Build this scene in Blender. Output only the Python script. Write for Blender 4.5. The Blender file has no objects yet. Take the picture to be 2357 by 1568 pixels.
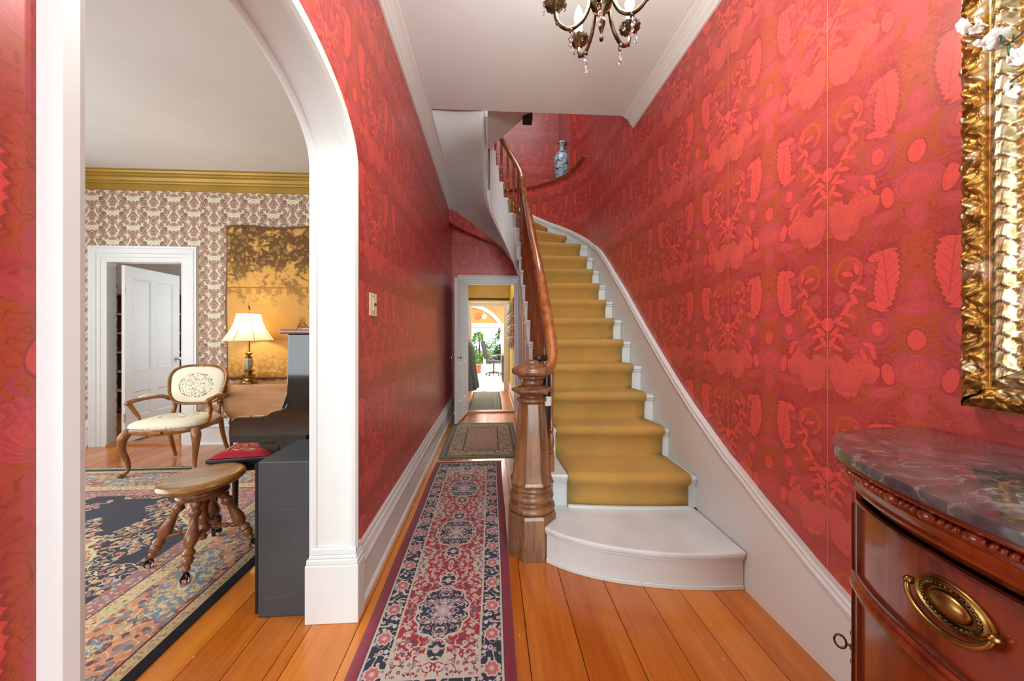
import bpy, bmesh, math, random
from mathutils import Vector, Matrix, noise as mnoise
random.seed(7)
PI = math.pi
S = bpy.context.scene
COL = S.collection
def rgb(r, g, b):
    f = lambda c: (c/255/12.92) if c/255 <= .04045 else ((c/255+.055)/1.055)**2.4
    return (f(r), f(g), f(b), 1)
# ------------------------------------------------------------ camera, world, lights, exposure
FOC = 820.0; YAW = math.atan(48.5/FOC); CAMZ = 1.3
cd = bpy.data.cameras.new('camera'); cam = bpy.data.objects.new('camera', cd); COL.objects.link(cam)
cam.location = (0, 0, CAMZ); cam.rotation_euler = (PI/2, 0, -YAW)
cd.sensor_width = 36; cd.lens = 36*FOC/2357; cd.shift_y = -15/2357; cd.clip_start = .03; cd.clip_end = 200
S.camera = cam
S.view_settings.view_transform = 'Standard'; S.view_settings.look = 'None'
S.view_settings.gamma = 1; S.view_settings.use_curve_mapping = False
S.view_settings.exposure = 0.12
S.cycles.use_denoising = True
S.cycles.use_adaptive_sampling = True; S.cycles.adaptive_threshold = .06; S.cycles.adaptive_min_samples = 16
S.cycles.max_bounces = 7; S.cycles.diffuse_bounces = 4; S.cycles.glossy_bounces = 3
S.cycles.transmission_bounces = 6; S.cycles.transparent_max_bounces = 12
S.cycles.caustics_reflective = False; S.cycles.caustics_refractive = False
S.cycles.sample_clamp_indirect = 6; S.cycles.blur_glossy = .5
W = bpy.data.worlds.new('world'); S.world = W; W.use_nodes = True
bg = W.node_tree.nodes['Background']; bg.inputs[0].default_value = rgb(225, 238, 250); bg.inputs[1].default_value = 3.0
def area(name, loc, rot, sx, sy, power, col=(1, 1, 1), spread=180):
    l = bpy.data.lights.new(name, 'AREA'); l.shape = 'RECTANGLE'; l.size = sx; l.size_y = sy
    l.energy = power; l.color = col; l.spread = math.radians(spread)
    o = bpy.data.objects.new(name, l); COL.objects.link(o); o.location = loc; o.rotation_euler = rot
    return o
def point(name, loc, power, col, r=.05):
    l = bpy.data.lights.new(name, 'POINT'); l.energy = power; l.color = col; l.shadow_soft_size = r
    o = bpy.data.objects.new(name, l); COL.objects.link(o); o.location = loc
    return o
DAY = (.79, .96, .98); WARM = (1.0, .80, .52); DAYP = (.90, .97, 1.0)
# daylight through the glazed front entrance behind the camera
area('front_entrance_daylight', (.33, -2.5, 1.7), (PI/2, 0, 0), 1.7, 2.7, 122, DAY)
# daylight through the parlour windows
area('parlor_front_window_daylight', (-3.0, -2.5, 1.75), (PI/2, 0, 0), 3.4, 2.4, 118, DAYP)
area('parlor_side_window_daylight', (-5.12, 1.6, 1.7), (PI/2, 0, -PI/2), 3.4, 2.3, 108, DAYP)
# overhead fill added in the stairwell, standing in for upstairs window light
area('stair_overhead_fill', (.35, 3.9, 5.85), (0, 0, 0), 1.5, 1.8, 46, (.88, .97, 1))
# fill lamps added to brighten the garden room and the passage
area('garden_room_fill', (.4, 12.0, 3.1), (0, 0, 0), 3.6, 5.0, 480, (1, .97, .93))
area('passage_fill', (0, 6.9, 2.66), (0, 0, 0), .5, .9, 16, (.95, .97, .92))
area('back_room_door_fill', (-2.95, 5.6, 1.6), (PI/2, 0, PI/2), 1.4, 1.6, 22, (.9, .96, 1))  # unseen lamp added to light the open parlor door leaf
# ------------------------------------------------------------ node helper
class E:
    def __init__(s, t, sock): s.t = t; s.s = sock
    def _m(s, op, *a):
        n = s.t.new('ShaderNodeMath'); n.operation = op
        for i, v in enumerate((s,)+a):
            if isinstance(v, E): s.t.l(v.s, n.inputs[i])
            else: n.inputs[i].default_value = v
        return E(s.t, n.outputs[0])
    def __add__(s, o): return s._m('ADD', o)
    __radd__ = __add__
    def __mul__(s, o): return s._m('MULTIPLY', o)
    __rmul__ = __mul__
    def __sub__(s, o): return s._m('SUBTRACT', o)
    def __rsub__(s, o): return s._m('MULTIPLY_ADD', -1.0, o)
    def __truediv__(s, o): return s._m('DIVIDE', o)
    def abs(s): return s._m('ABSOLUTE')
    def sin(s): return s._m('SINE')
    def cos(s): return s._m('COSINE')
    def fract(s): return s._m('FRACT')
    def floor(s): return s._m('FLOOR')
    def min(s, o): return s._m('MINIMUM', o)
    def max(s, o): return s._m('MAXIMUM', o)
    def pw(s, o): return s._m('POWER', o)
    def lt(s, o): return s._m('LESS_THAN', o)
    def gt(s, o): return s._m('GREATER_THAN', o)
    def pp(s, o): return s._m('PINGPONG', o)
    def atan2(s, o): return s._m('ARCTAN2', o)
    def ss(s, a, b):          # 0 below a, 1 above b (a>b reverses)
        n = s.t.new('ShaderNodeMapRange')
        s.t.l(s.s, n.inputs[0])
        n.inputs[1].default_value = a; n.inputs[2].default_value = b
        return E(s.t, n.outputs[0])
class T:
    def __init__(s, name):
        s.mat = bpy.data.materials.new(name); s.mat.use_nodes = True
        s.nt = s.mat.node_tree; s.p = s.nt.nodes['Principled BSDF']; s.out = s.nt.nodes['Material Output']
    def new(s, k): return s.nt.nodes.new(k)
    def l(s, a, b): s.nt.links.new(a, b)
    def uv(s):
        n = s.new('ShaderNodeUVMap'); return n.outputs[0]
    def obj(s): return s.new('ShaderNodeTexCoord').outputs['Object']
    def pos(s): return s.new('ShaderNodeNewGeometry').outputs['Position']
    def rnd(s): return E(s, s.new('ShaderNodeObjectInfo').outputs['Random'])
    def xyz(s, v):
        n = s.new('ShaderNodeSeparateXYZ'); s.l(v, n.inputs[0]); return [E(s, o) for o in n.outputs]
    def comb(s, x, y, z=0.0):
        n = s.new('ShaderNodeCombineXYZ')
        for i, v in enumerate((x, y, z)):
            if isinstance(v, E): s.l(v.s, n.inputs[i])
            else: n.inputs[i].default_value = v
        return n.outputs[0]
    def mapv(s, v, loc=(0, 0, 0), rot=0, sc=(1, 1, 1), typ='POINT'):
        n = s.new('ShaderNodeMapping'); n.vector_type = typ; s.l(v, n.inputs[0])
        n.inputs['Location'].default_value = loc; n.inputs['Rotation'].default_value = (0, 0, rot); n.inputs['Scale'].default_value = sc
        return n.outputs[0]
    def length(s, v):
        n = s.new('ShaderNodeVectorMath'); n.operation = 'LENGTH'; s.l(v, n.inputs[0]); return E(s, n.outputs['Value'])
    def vadd(s, a, b, k=1.0):
        n = s.new('ShaderNodeVectorMath'); n.operation = 'MULTIPLY_ADD'; s.l(b, n.inputs[0]); n.inputs[1].default_value = (k, k, k); s.l(a, n.inputs[2]); return n.outputs[0]
    def ell(s, v, cx, cy, a, b, deg=0):
        return s.length(s.mapv(v, (cx, cy, 0), math.radians(deg), (a, b, 1), 'TEXTURE'))
    def noise(s, v, scale, detail=2, rough=.5, col=False):
        n = s.new('ShaderNodeTexNoise'); s.l(v, n.inputs['Vector']); n.inputs['Scale'].default_value = scale
        n.inputs['Detail'].default_value = detail; n.inputs['Roughness'].default_value = rough
        return n.outputs['Color'] if col else E(s, n.outputs[0])
    def vor(s, v, scale, feat='F1', rnd=1.0, out='Distance'):
        n = s.new('ShaderNodeTexVoronoi'); n.feature = feat; s.l(v, n.inputs['Vector']); n.inputs['Scale'].default_value = scale
        n.inputs['Randomness'].default_value = rnd
        return E(s, n.outputs[0]) if out == 'Distance' else n.outputs['Color']
    def mix(s, fac, a, b):
        n = s.new('ShaderNodeMix'); n.data_type = 'RGBA'
        if isinstance(fac, E): s.l(fac.s, n.inputs[0])
        else: n.inputs[0].default_value = fac
        for v, i in ((a, 6), (b, 7)):
            if isinstance(v, tuple): n.inputs[i].default_value = v
            else: s.l(v, n.inputs[i])
        return n.outputs[2]
    def ramp(s, fac, stops):
        n = s.new('ShaderNodeValToRGB'); s.l(fac.s, n.inputs[0]); cr = n.color_ramp
        while len(cr.elements) < len(stops): cr.elements.new(.5)
        for e, (p, c) in zip(cr.elements, stops): e.position = p; e.color = c
        return n.outputs[0]
    def bump(s, h, strength=.3, dist=.002):
        n = s.new('ShaderNodeBump'); s.l(h.s, n.inputs['Height']); n.inputs['Strength'].default_value = strength; n.inputs['Distance'].default_value = dist
        s.l(n.outputs[0], s.p.inputs['Normal']); return n
    def set(s, col=None, rough=None, metal=None, **k):
        for key, v in (('Base Color', col), ('Roughness', rough), ('Metallic', metal)) + tuple(k.items()):
            if v is None: continue
            key = key.replace('_', ' ')
            if isinstance(v, E): s.l(v.s, s.p.inputs[key])
            elif hasattr(v, 'is_linked'): s.l(v, s.p.inputs[key])
            else: s.p.inputs[key].default_value = v
        return s.mat
def umin(L):
    r = L[0]
    for e in L[1:]: r = r.min(e)
    return r
def simple(name, col, rough=.5, metal=0, var=.06, sc=6, bump=0, bsc=80, **k):
    t = T(name); v = t.obj()
    c2 = tuple(max(0, c*(1-2.2*var)) for c in col[:3])+(1,)
    t.set(t.mix(t.noise(v, sc, 3).ss(.35, .65), col, c2), rough, metal, **k)
    if bump: t.bump(t.noise(v, bsc, 3), bump, .002)
    return t.mat
M = {}
M['white'] = simple('painted_white_wood', rgb(217, 221, 221), .38, var=.02, sc=3, bump=.12, bsc=25)
M['tread'] = simple('worn_white_tread_paint', rgb(218, 223, 225), .35, var=.07, sc=4, bump=.1, bsc=30)
M['cream'] = simple('cream_paint', rgb(232, 222, 200), .5, var=.03)
M['black_gloss'] = simple('black_piano_lacquer', rgb(16, 16, 18), .07, var=.05, Coat_Weight=.6, Coat_Roughness=.03)
M['black_satin'] = simple('black_satin', rgb(24, 24, 26), .35, var=.1)
M['grey_black'] = simple('charcoal_painted_board', rgb(62, 66, 70), .42, var=.1, sc=5, bump=.15, bsc=60)
M['grille'] = simple('speaker_cloth', rgb(28, 28, 30), .9, var=.2, sc=80, bump=.5, bsc=400)
M['brass'] = simple('aged_brass', rgb(178, 140, 78), .28, 1, var=.25, sc=20)
M['dark_brass'] = simple('dark_antique_brass', rgb(112, 96, 70), .38, 1, var=.35, sc=40, bump=.5, bsc=120)
M['chrome'] = simple('bright_metal', rgb(200, 200, 200), .15, 1, var=.03)
M['candle'] = simple('candle_sleeve_ivory', rgb(252, 246, 220), .4, var=.02, Emission_Color=rgb(255, 240, 200), Emission_Strength=.5)
M['dark'] = simple('dark_gap', rgb(40, 28, 22), .8)
M['pink_wall'] = simple('blush_plaster', rgb(244, 230, 218), .8, var=.02)
M['olive'] = simple('olive_gold_paint', rgb(190, 146, 36), .5, var=.05)
M['orange_wall'] = simple('apricot_plaster', rgb(240, 152, 92), .7, var=.04)
M['yellow_wall'] = simple('pale_yellow_plaster', rgb(236, 226, 130), .7, var=.04)
M['gold_cornice'] = simple('bronze_gold_cornice_paint', rgb(166, 132, 46), .42, .25, var=.08, sc=3)
M['ivory'] = simple('ivory_plastic', rgb(226, 220, 190), .35, var=.02)
M['gunmetal'] = simple('umbrella_black', rgb(28, 30, 38), .4)
M['coat'] = simple('grey_wool', rgb(142, 148, 148), .9, var=.1, sc=30, bump=.4, bsc=300)
M['terracotta'] = simple('terracotta_glaze', rgb(176, 110, 90), .6)
M['office'] = simple('dark_green_mesh_fabric', rgb(44, 62, 66), .6)
M['steel_frame'] = simple('grey_steel', rgb(120, 124, 128), .35, .8)
M['pale_floor'] = simple('pale_tile', rgb(238, 232, 226), .35, var=.03)
M['stone'] = simple('garden_paving', rgb(190, 186, 176), .9, var=.1)
def glass(name, tint=(1, 1, 1, 1), rough=.02, ior=1.45):
    t = T(name); return t.set(tint, rough, 0, **{'Transmission_Weight': 1.0, 'IOR': ior})
M['crystal'] = glass('cut_crystal', (1, 1, 1, 1), .0, 1.55)
def thin_glass():
    t = T('window_glass'); tr = t.new('ShaderNodeBsdfTransparent'); gl = t.new('ShaderNodeBsdfGlossy'); gl.inputs['Roughness'].default_value = .02
    mx = t.new('ShaderNodeMixShader'); fr = t.new('ShaderNodeFresnel'); fr.inputs[0].default_value = 1.3
    t.l(fr.outputs[0], mx.inputs[0]); t.l(tr.outputs[0], mx.inputs[1]); t.l(gl.outputs[0], mx.inputs[2]); t.l(mx.outputs[0], t.out.inputs[0]); return t.mat
M['glass'] = thin_glass()
def emit(name, col, st):
    t = T(name); return t.set(col, .5, 0, **{'Emission_Color': col, 'Emission_Strength': st})
M['bulb'] = emit('lit_bulb', rgb(255, 236, 190), 14)
M['disc'] = emit('lit_ceiling_globe', rgb(255, 244, 225), 3)
# ---- wood
def wood(name, c1, c2, rough=.3, axis='Z', sc=1.0, coat=.3, pos=False, stripe=1.0):
    t = T(name); v = t.pos() if pos else t.obj()
    st = {'Z': (7, 7, .9), 'Y': (7, .9, 7), 'X': (.9, 7, 7)}[axis]
    m = t.mapv(v, sc=tuple(a*sc for a in st))
    n1 = t.noise(m, 2.2, 4, .6); n2 = t.noise(m, 14*stripe, 2, .5)
    f = (n1*.75+n2*.25).ss(.36, .64)
    t.set(t.mix(f, c1, c2), rough, 0, Coat_Weight=coat, Coat_Roughness=.12)
    t.bump(n2, .08, .001)
    return t.mat
M['walnut'] = wood('carved_walnut', rgb(118, 70, 34), rgb(168, 112, 58), .3)
M['newel'] = wood('figured_newel_wood', rgb(90, 56, 34), rgb(150, 108, 74), .3, sc=1.3)
M['rail'] = wood('varnished_handrail_wood', rgb(122, 66, 28), rgb(176, 108, 52), .2, 'Y', coat=.7)
M['baluster'] = wood('turned_baluster_wood', rgb(118, 66, 36), rgb(158, 98, 56), .28)
M['mahogany'] = wood('polished_mahogany', rgb(92, 30, 14), rgb(150, 62, 26), .2, 'Z', sc=.6, coat=.8)
M['mahogany_dark'] = wood('dark_mahogany', rgb(66, 22, 14), rgb(104, 44, 26), .2, 'Z', coat=.8)
M['oak'] = wood('stool_oak', rgb(128, 84, 32), rgb(180, 132, 62), .25, 'X', sc=1.4, coat=.5)
M['oak_leg'] = wood('turned_stool_wood', rgb(100, 54, 28), rgb(150, 96, 58), .25)
M['maple'] = wood('drop_leaf_table_wood', rgb(172, 122, 82), rgb(196, 148, 104), .3, 'X', coat=.3)
M['shelfwood'] = wood('bookcase_wood', rgb(96, 58, 30), rgb(132, 84, 46), .5)
M['doorsill'] = wood('threshold_wood', rgb(150, 90, 46), rgb(186, 124, 70), .4, 'X')
# ---- floor planks
def floor_mat():
    t = T('varnished_pine_planks'); v = t.pos(); r = t.rnd()
    x, y, z = t.xyz(v)
    m = t.comb(x*9+r*60, y*.8+r*31, 0.0)
    n1 = t.noise(m, 1.6, 4, .6); n2 = t.noise(t.comb(x*60+r*60, y*2.2, 0.0), 1.3, 2)
    f = (n1*.6+n2*.25+r*.3).ss(.36, .78)
    c = t.mix(f, rgb(172, 86, 18), rgb(214, 130, 46))
    kn = t.vor(t.comb(x*3.2+r*9, y*1.1+r*5, 0.0), 1.0)
    c = t.mix(kn.ss(.07, .02), c, rgb(110, 52, 18))
    fl = t.vor(t.comb(x, y*.8, 0.0), 9.0)
    c = t.mix(fl.ss(.045, .02), c, rgb(228, 186, 130))
    pt = t.noise(v, 1.3, 3)
    c = t.mix(pt.ss(.5, .72)*.35, c, rgb(204, 138, 70))
    t.set(c, (t.noise(v, 5, 3)*.25+.12), 0, Coat_Weight=.4, Coat_Roughness=.1)
    t.bump(n1*.6+t.noise(v, 3, 2), .12, .004)
    return t.mat
M['plank'] = floor_mat()
M['subfloor'] = simple('dark_gap_between_planks', rgb(70, 34, 12), .8)
# ---- plaster
def plaster(name, c1, c2, bs=.25):
    t = T(name); v = t.pos()
    t.set(t.mix(t.noise(v, .9, 4, .6).ss(.35, .65), c1, c2), .75)
    cr = t.vor(v, .35, 'DISTANCE_TO_EDGE'); n = t.noise(v, 2.2, 3)
    rg_ = t.vor(v, 3.6); t.bump(n+(rg_-.13).abs().ss(.014, .0)*.10+cr.ss(0, .006)*.15+t.noise(v, 30, 2)*.08, bs, .012)
    return t.mat
M['plaster'] = plaster('grey_white_plaster', rgb(216, 229, 232), rgb(208, 219, 221))
M['plaster_parlor'] = plaster('parlor_plaster', rgb(224, 226, 227), rgb(214, 216, 216))
# ---- red damask wallpaper (print)
def red_paper(name, du=0.0, dv=0.0, gloss=.33):
    t = T(name); u, v, _ = t.xyz(t.uv())
    Wd = .583
    x0 = ((u+du)/Wd)
    f = x0.fract(); x = (f-.5).abs()
    y = ((v+dv)/Wd).fract()-.5
    base = t.comb(x, y)
    wob = t.noise(t.comb(x0, (v+dv)/Wd), 9, 2, col=True)
    P = t.mapv(t.vadd(base, wob, .022), (-.011, -.011, 0))
    F = t.mapv(t.vadd(P, t.noise(P, 30, 1, col=True), .045), (-.0225, -.0225, 0))
    e = t.ell
    scal = (y*92).sin().abs()*.16
    feather = (e(P, .145, .18, .07, .20, 6)+scal).min(e(P, .205, .03, .055, .022, 20)+scal*.6).min(e(P, .19, .315, .06, .03, -10)+scal*.6)
    blob = umin([e(F, .385, -.42, .10, .115, -20), e(F, .27, -.345, .095, .075, 35), e(F, .385, .58, .10, .115, -20), e(F, .44, -.33, .05, .06, 30)])
    leafs = umin([e(P, cx, cy, .041, .0145, a_) for cx, cy, a_ in ((.365, .243, 15), (.31, .27, 75), (.29, .15, 25), (.335, .16, 115), (.345, .055, 150), (.325, .085, 60), (.38, .01, 140), (.35, -.02, 20),
            (.43, -.045, 150), (.395, -.075, 20), (.45, -.12, 140), (.42, -.15, 15), (.47, -.19, 120), (.43, -.225, 30), (.215, -.245, 70), (.27, -.26, 60), (.24, -.20, 20), (.31, -.32, 60))])
    tips = umin([e(P, .495, -.07, .035, .045), e(P, .14, -.36, .032, .062, -12), e(P, .0, -.165, .042, .055), e(P, .19, -.10, .032, .045)])
    cl = feather.min(leafs).min(tips)
    rose = umin([e(F, .31, -.18, .10, .028, 30), e(F, .34, -.215, .08, .018, 38), e(P, .17, -.47, .09, .030, -14), e(P, .17, .53, .09, .030, -14), e(P, .413, .09, .047, .047), e(P, .228, .257, .036, .036),
            e(F, 0, .0, .105, .040), e(P, 0, .11, .045, .07), e(P, 0, -.5, .05, .085), e(P, 0, .5, .05, .085), e(P, .33, -.03, .018, .05), e(P, .19, -.11, .062, .072), e(P, 0, -.33, .125, .085)])
    big = t.noise(base, 5.0, 1)
    bgc = t.mix((big+x.ss(.16, .0)*.2-y.abs()*.05).ss(.47, .60), rgb(164, 62, 55), rgb(172, 78, 46))
    sc_ = (t.noise(P, 13, 2)-.5).abs(); bgc = t.mix(sc_.ss(.034, .018)*.55, bgc, rgb(182, 70, 72)); bgc = t.mix((sc_-.07).abs().ss(.012, .004)*.5, bgc, rgb(128, 44, 48))
    dt = t.vor(base, 44); bgc = t.mix(dt.ss(.26, .18)*big.gt(.52)*.45, bgc, rgb(186, 76, 70))
    arcA = e(P, .36, .25, .120, .135); arcB = e(P, 0, .30, .255, .235)
    up = y.gt(.10)*(1-arcA.lt(.98)*arcB.gt(5))
    out = arcA.min(arcB)
    band = (arcA.min(arcB)-1.0)
    c = t.mix(band.ss(.0, .02)*band.ss(.25, .2)*y.gt(.04)*.45, bgc, rgb(164, 72, 74))
    ln = ((band-.13).abs().min((band-.0).abs())).ss(.03, .012)*y.gt(.06)
    c = t.mix(ln*.8, c, rgb(184, 62, 72))
    c = t.mix(((arcA-.66).abs()).ss(.10, .04)*y.gt(.17), c, rgb(196, 78, 62))
    c = t.mix(rose.ss(1.05, .97), c, rgb(180, 72, 76))
    c = t.mix(rose.ss(.62, .56)*rose.gt(.28), c, rgb(190, 76, 72))
    fan = e(P, 0, -.33, .125, .085)
    lat = (((fan*16).sin().abs()).lt(.22)).max(((y+.42).atan2(x)*22).sin().abs().lt(.2))*fan.lt(1)
    c = t.mix(lat*.9, c, rgb(202, 84, 78))
    rings = umin([(e(P, .09, -.285, .036, .034)-1).abs(), (e(P, .09, -.285, .018, .017)-1).abs()*.6, (e(P, .475, .03, .026, .03)-1).abs(), (e(P, .19, -.11, .088, .10)-1).abs(), (e(P, 0, -.22, .07, .04)-1).abs()])
    c = t.mix(rings.ss(.12, .06), c, rgb(170, 70, 82))
    c = t.mix(blob.ss(1.12, 1.04)*blob.gt(1)*.5, c, rgb(150, 58, 62))
    c = t.mix(blob.ss(1.03, .97), c, t.mix(t.noise(P, 5, 1).ss(.4, .6), rgb(204, 86, 68), rgb(190, 78, 76)))
    c = t.mix(cl.ss(1.20, 1.1)*cl.gt(1.0)*.55, c, rgb(134, 50, 56))
    c = t.mix(cl.ss(1.03, .97), c, rgb(212, 80, 72))
    mid = ((x-.145-(y-.18)*.1).abs()).lt(.004).max(((y*1.0+(x-.145).abs()*-1.3)*92).sin().ss(.9, .985))*feather.lt(.86)
    c = t.mix(mid*.6, c, rgb(166, 60, 66))
    fine = t.noise(P, 38, 2); c = t.mix((fine-.5).abs().ss(.03, .012)*.28, c, rgb(150, 48, 56))
    seam = (f-.5).abs().gt(.4972)
    c = t.mix(seam*.4, c, rgb(232, 150, 130))
    t.set(c, gloss, 0, Specular_IOR_Level=.5)
    return t.mat
M['red'] = red_paper('red_paisley_damask_wallpaper', -.148, .08)
M['red_left'] = red_paper('red_paisley_damask_wallpaper_left', .32, .096)
# ---- parlour wallpaper
def parlor_paper():
    t = T('cream_and_plum_damask_wallpaper'); u, v, _ = t.xyz(t.uv())
    a = (u/.155/1.45); b = v/.235/1.45
    col = a.floor(); sh = (col*.5).fract()
    x = (a.fract()-.5).abs(); y = ((b+sh).fract()-.5)
    B = t.comb(x*.155, y*.235); W2 = t.comb(x*.155, y*.235)
    P = t.mapv(t.vadd(B, t.noise(B, 90, 2, col=True), .012), (-.006, -.006, 0))
    e = t.ell
    lob = umin([e(P, 0, .045, .022, .034), e(P, .026, .062, .010, .024, -25), e(P, .0, -.012, .016, .018), e(P, .022, -.03, .008, .02, 40), e(P, 0, -.055, .02, .020), e(P, .075, .01, .026, .026), e(P, .072, -.055, .022, .030), e(P, .07, .08, .02, .03), e(P, .045, -.09, .012, .018, 30), e(P, 0, -.1, .03, .012), e(P, .04, .0, .005, .03, 20)])
    speck = t.vor(B, 170).ss(.60, .46)
    m = lob.ss(1.2, 1.08)
    vine = (t.noise(B, 120, 2)-.5).abs().lt(.06)*(1-m)
    c = t.mix(m, rgb(236, 232, 200), t.mix(speck, rgb(166, 124, 106), rgb(108, 80, 72)))
    core = lob.lt(.42); c = t.mix(core*.55, c, rgb(178, 122, 104))
    c = t.mix((lob-.68).abs().lt(.05)*.7, c, rgb(224, 206, 176))
    c = t.mix(vine*.75, c, rgb(130, 108, 98))
    ring = umin([(e(P, .0775, .118, .010, .010)-1).abs(), (e(P, .064, .10, .010, .010)-1).abs()])
    c = t.mix(ring.lt(.35)*.8, c, rgb(84, 72, 66))
    t.set(c, .6)
    return t.mat
M['paper'] = parlor_paper()
# ---- rugs : uv in metres from the centre of the rug
def floral(t, B, sc, cols, bgcol, thr=.36, warp=.02):
    P = t.vadd(B, t.noise(B, sc*.9, 2, col=True), warp); 
    d = t.vor(P, sc); cc = t.vor(P, sc, out='c')
    r, g, b_ = t.xyz(cc)
    col = t.ramp(r, [(i/max(1, len(cols)-1), c) for i, c in enumerate(cols)])
    col = t.mix(d.lt(.13), col, bgcol)
    stem = (t.noise(P, sc*.55, 1)-.5).abs().lt(.022)
    c = t.mix(stem, bgcol, cols[0])
    return t.mix(d.lt(thr), c, col)
def rug_finish(t, c, B, dark=.25):
    n = t.noise(B, 700, 1)
    c = t.mix(n.ss(.35, .65)*dark, c, rgb(30, 22, 26))
    t.set(c, .92, Sheen_Weight=.15); t.bump(n, .5, .003); return t.mat
def runner_mat(hw, hl, pitch, off):
    t = T('red_and_navy_runner_weave'); u, v, _ = t.xyz(t.uv())
    ax = u.abs(); dx = hw-ax; dy = hl-v.abs(); d = dx.min(dy)
    B = t.comb(ax, v)
    cream = rgb(198, 186, 172); navy = rgb(26, 34, 58); red = rgb(160, 26, 50); bur = rgb(140, 20, 50)
    yy = ((v-off)/pitch+.5).fract()-.5; ym = (yy*pitch).abs(); Q = t.comb(ax, ym)
    fld = floral(t, Q, 40, [cream, rgb(196, 176, 160), rgb(58, 62, 84), rgb(206, 160, 140), cream], red, .44)
    # cream spandrels between the medallions, navy scalloped medallions
    ang = ym.atan2(ax)
    sc = (ang*10).cos()*.06
    r1 = t.ell(Q, 0, 0, .112, .145)+sc
    sp = t.ell(Q, .26, pitch/2, .15, .13)+sc*1.5
    fs = floral(t, Q, 44, [red, navy, rgb(150, 60, 70), rgb(120, 130, 130)], cream, .34)
    c = t.mix(sp.lt(1), fld, fs)
    ends = dy.lt(.36); c = t.mix(ends*(t.noise(Q, 9, 2)+ (.36-dy)*1.2).gt(.55), c, fs)
    fm = floral(t, Q, 44, [cream, rgb(180, 170, 180), rgb(196, 110, 110), cream], navy, .38)
    c = t.mix(r1.lt(1.12), c, cream); c = t.mix(r1.lt(1.03), c, fm)
    c = t.mix(r1.lt(.5), c, rgb(150, 150, 170)); c = t.mix(r1.lt(.42), c, fs); c = t.mix(r1.lt(.25), c, rgb(150, 140, 160)); c = t.mix(r1.lt(.16), c, cream)
    pen = t.ell(Q, 0, .205, .040, .048)+sc*1.5; c = t.mix(pen.lt(1.15), c, cream); c = t.mix(pen.lt(.95), c, fm); c = t.mix(pen.lt(.3), c, rgb(196, 176, 170))
    # border band
    along = t.comb(ax*3, v)
    bb = floral(t, B, 36, [cream, rgb(208, 170, 160), rgb(200, 200, 206), rgb(176, 120, 130)], navy, .36)
    roz = (v/.16).fract()-.5
    rr = t.length(t.comb((ax-(hw-.095)), roz*.16)); rr2 = rr+(roz.atan2((ax-(hw-.095))*6)*8).cos()*.003
    bb = t.mix(rr2.lt(.034), bb, cream); bb = t.mix(rr2.lt(.026), bb, rgb(196, 100, 104)); bb = t.mix(rr2.lt(.01), bb, cream)
    c = t.mix(d.lt(.148), c, cream); c = t.mix(d.lt(.138), c, bb)
    c = t.mix(d.lt(.056), c, cream); c = t.mix(d.lt(.047), c, rgb(60, 50, 70)); c = t.mix(d.lt(.042), c, bur)
    return rug_finish(t, c, B)
def mat_rug_mat(hw, hl):
    t = T('green_and_beige_mat_weave'); u, v, _ = t.xyz(t.uv())
    ax, ay = u.abs(), v.abs(); d = (hw-ax).min(hl-ay); B = t.comb(ax, ay)
    bk = rgb(48, 42, 40); tan = rgb(184, 160, 118); gr = rgb(100, 118, 92)
    fld = floral(t, B, 30, [rgb(206, 156, 128), tan, rgb(90, 66, 60), rgb(190, 130, 106)], rgb(150, 112, 92), .45)
    cen = t.ell(B, 0, 0, .28, .42); fld = t.mix(cen.ss(1.1, .5)*.55, fld, rgb(206, 150, 128))
    bb = floral(t, B, 24, [bk, rgb(120, 108, 84), bk], tan, .30)
    c = t.mix(d.lt(.24), fld, bk); c = t.mix(d.lt(.225), c, bb); c = t.mix(d.lt(.09), c, tan)
    c = t.mix(d.lt(.08), c, floral(t, B, 60, [tan, tan], bk, .3)); c = t.mix(d.lt(.04), c, tan); c = t.mix(d.lt(.03), c, gr)
    return rug_finish(t, c, B)
def grey_rug_mat(hw, hl):
    t = T('grey_green_passage_rug_weave'); u, v, _ = t.xyz(t.uv())
    ax, ay = u.abs(), v.abs(); d = (hw-ax).min(hl-ay); B = t.comb(ax, ay)
    fld = floral(t, B, 26, [rgb(146, 146, 130), rgb(90, 96, 88), rgb(150, 132, 112)], rgb(112, 118, 106), .42)
    c = t.mix(d.lt(.12), fld, rgb(172, 160, 140)); c = t.mix(d.lt(.11), c, fld); c = t.mix(d.lt(.06), c, rgb(150, 140, 120)); c = t.mix(d.lt(.04), c, rgb(86, 98, 92))
    return rug_finish(t, c, B)
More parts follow.
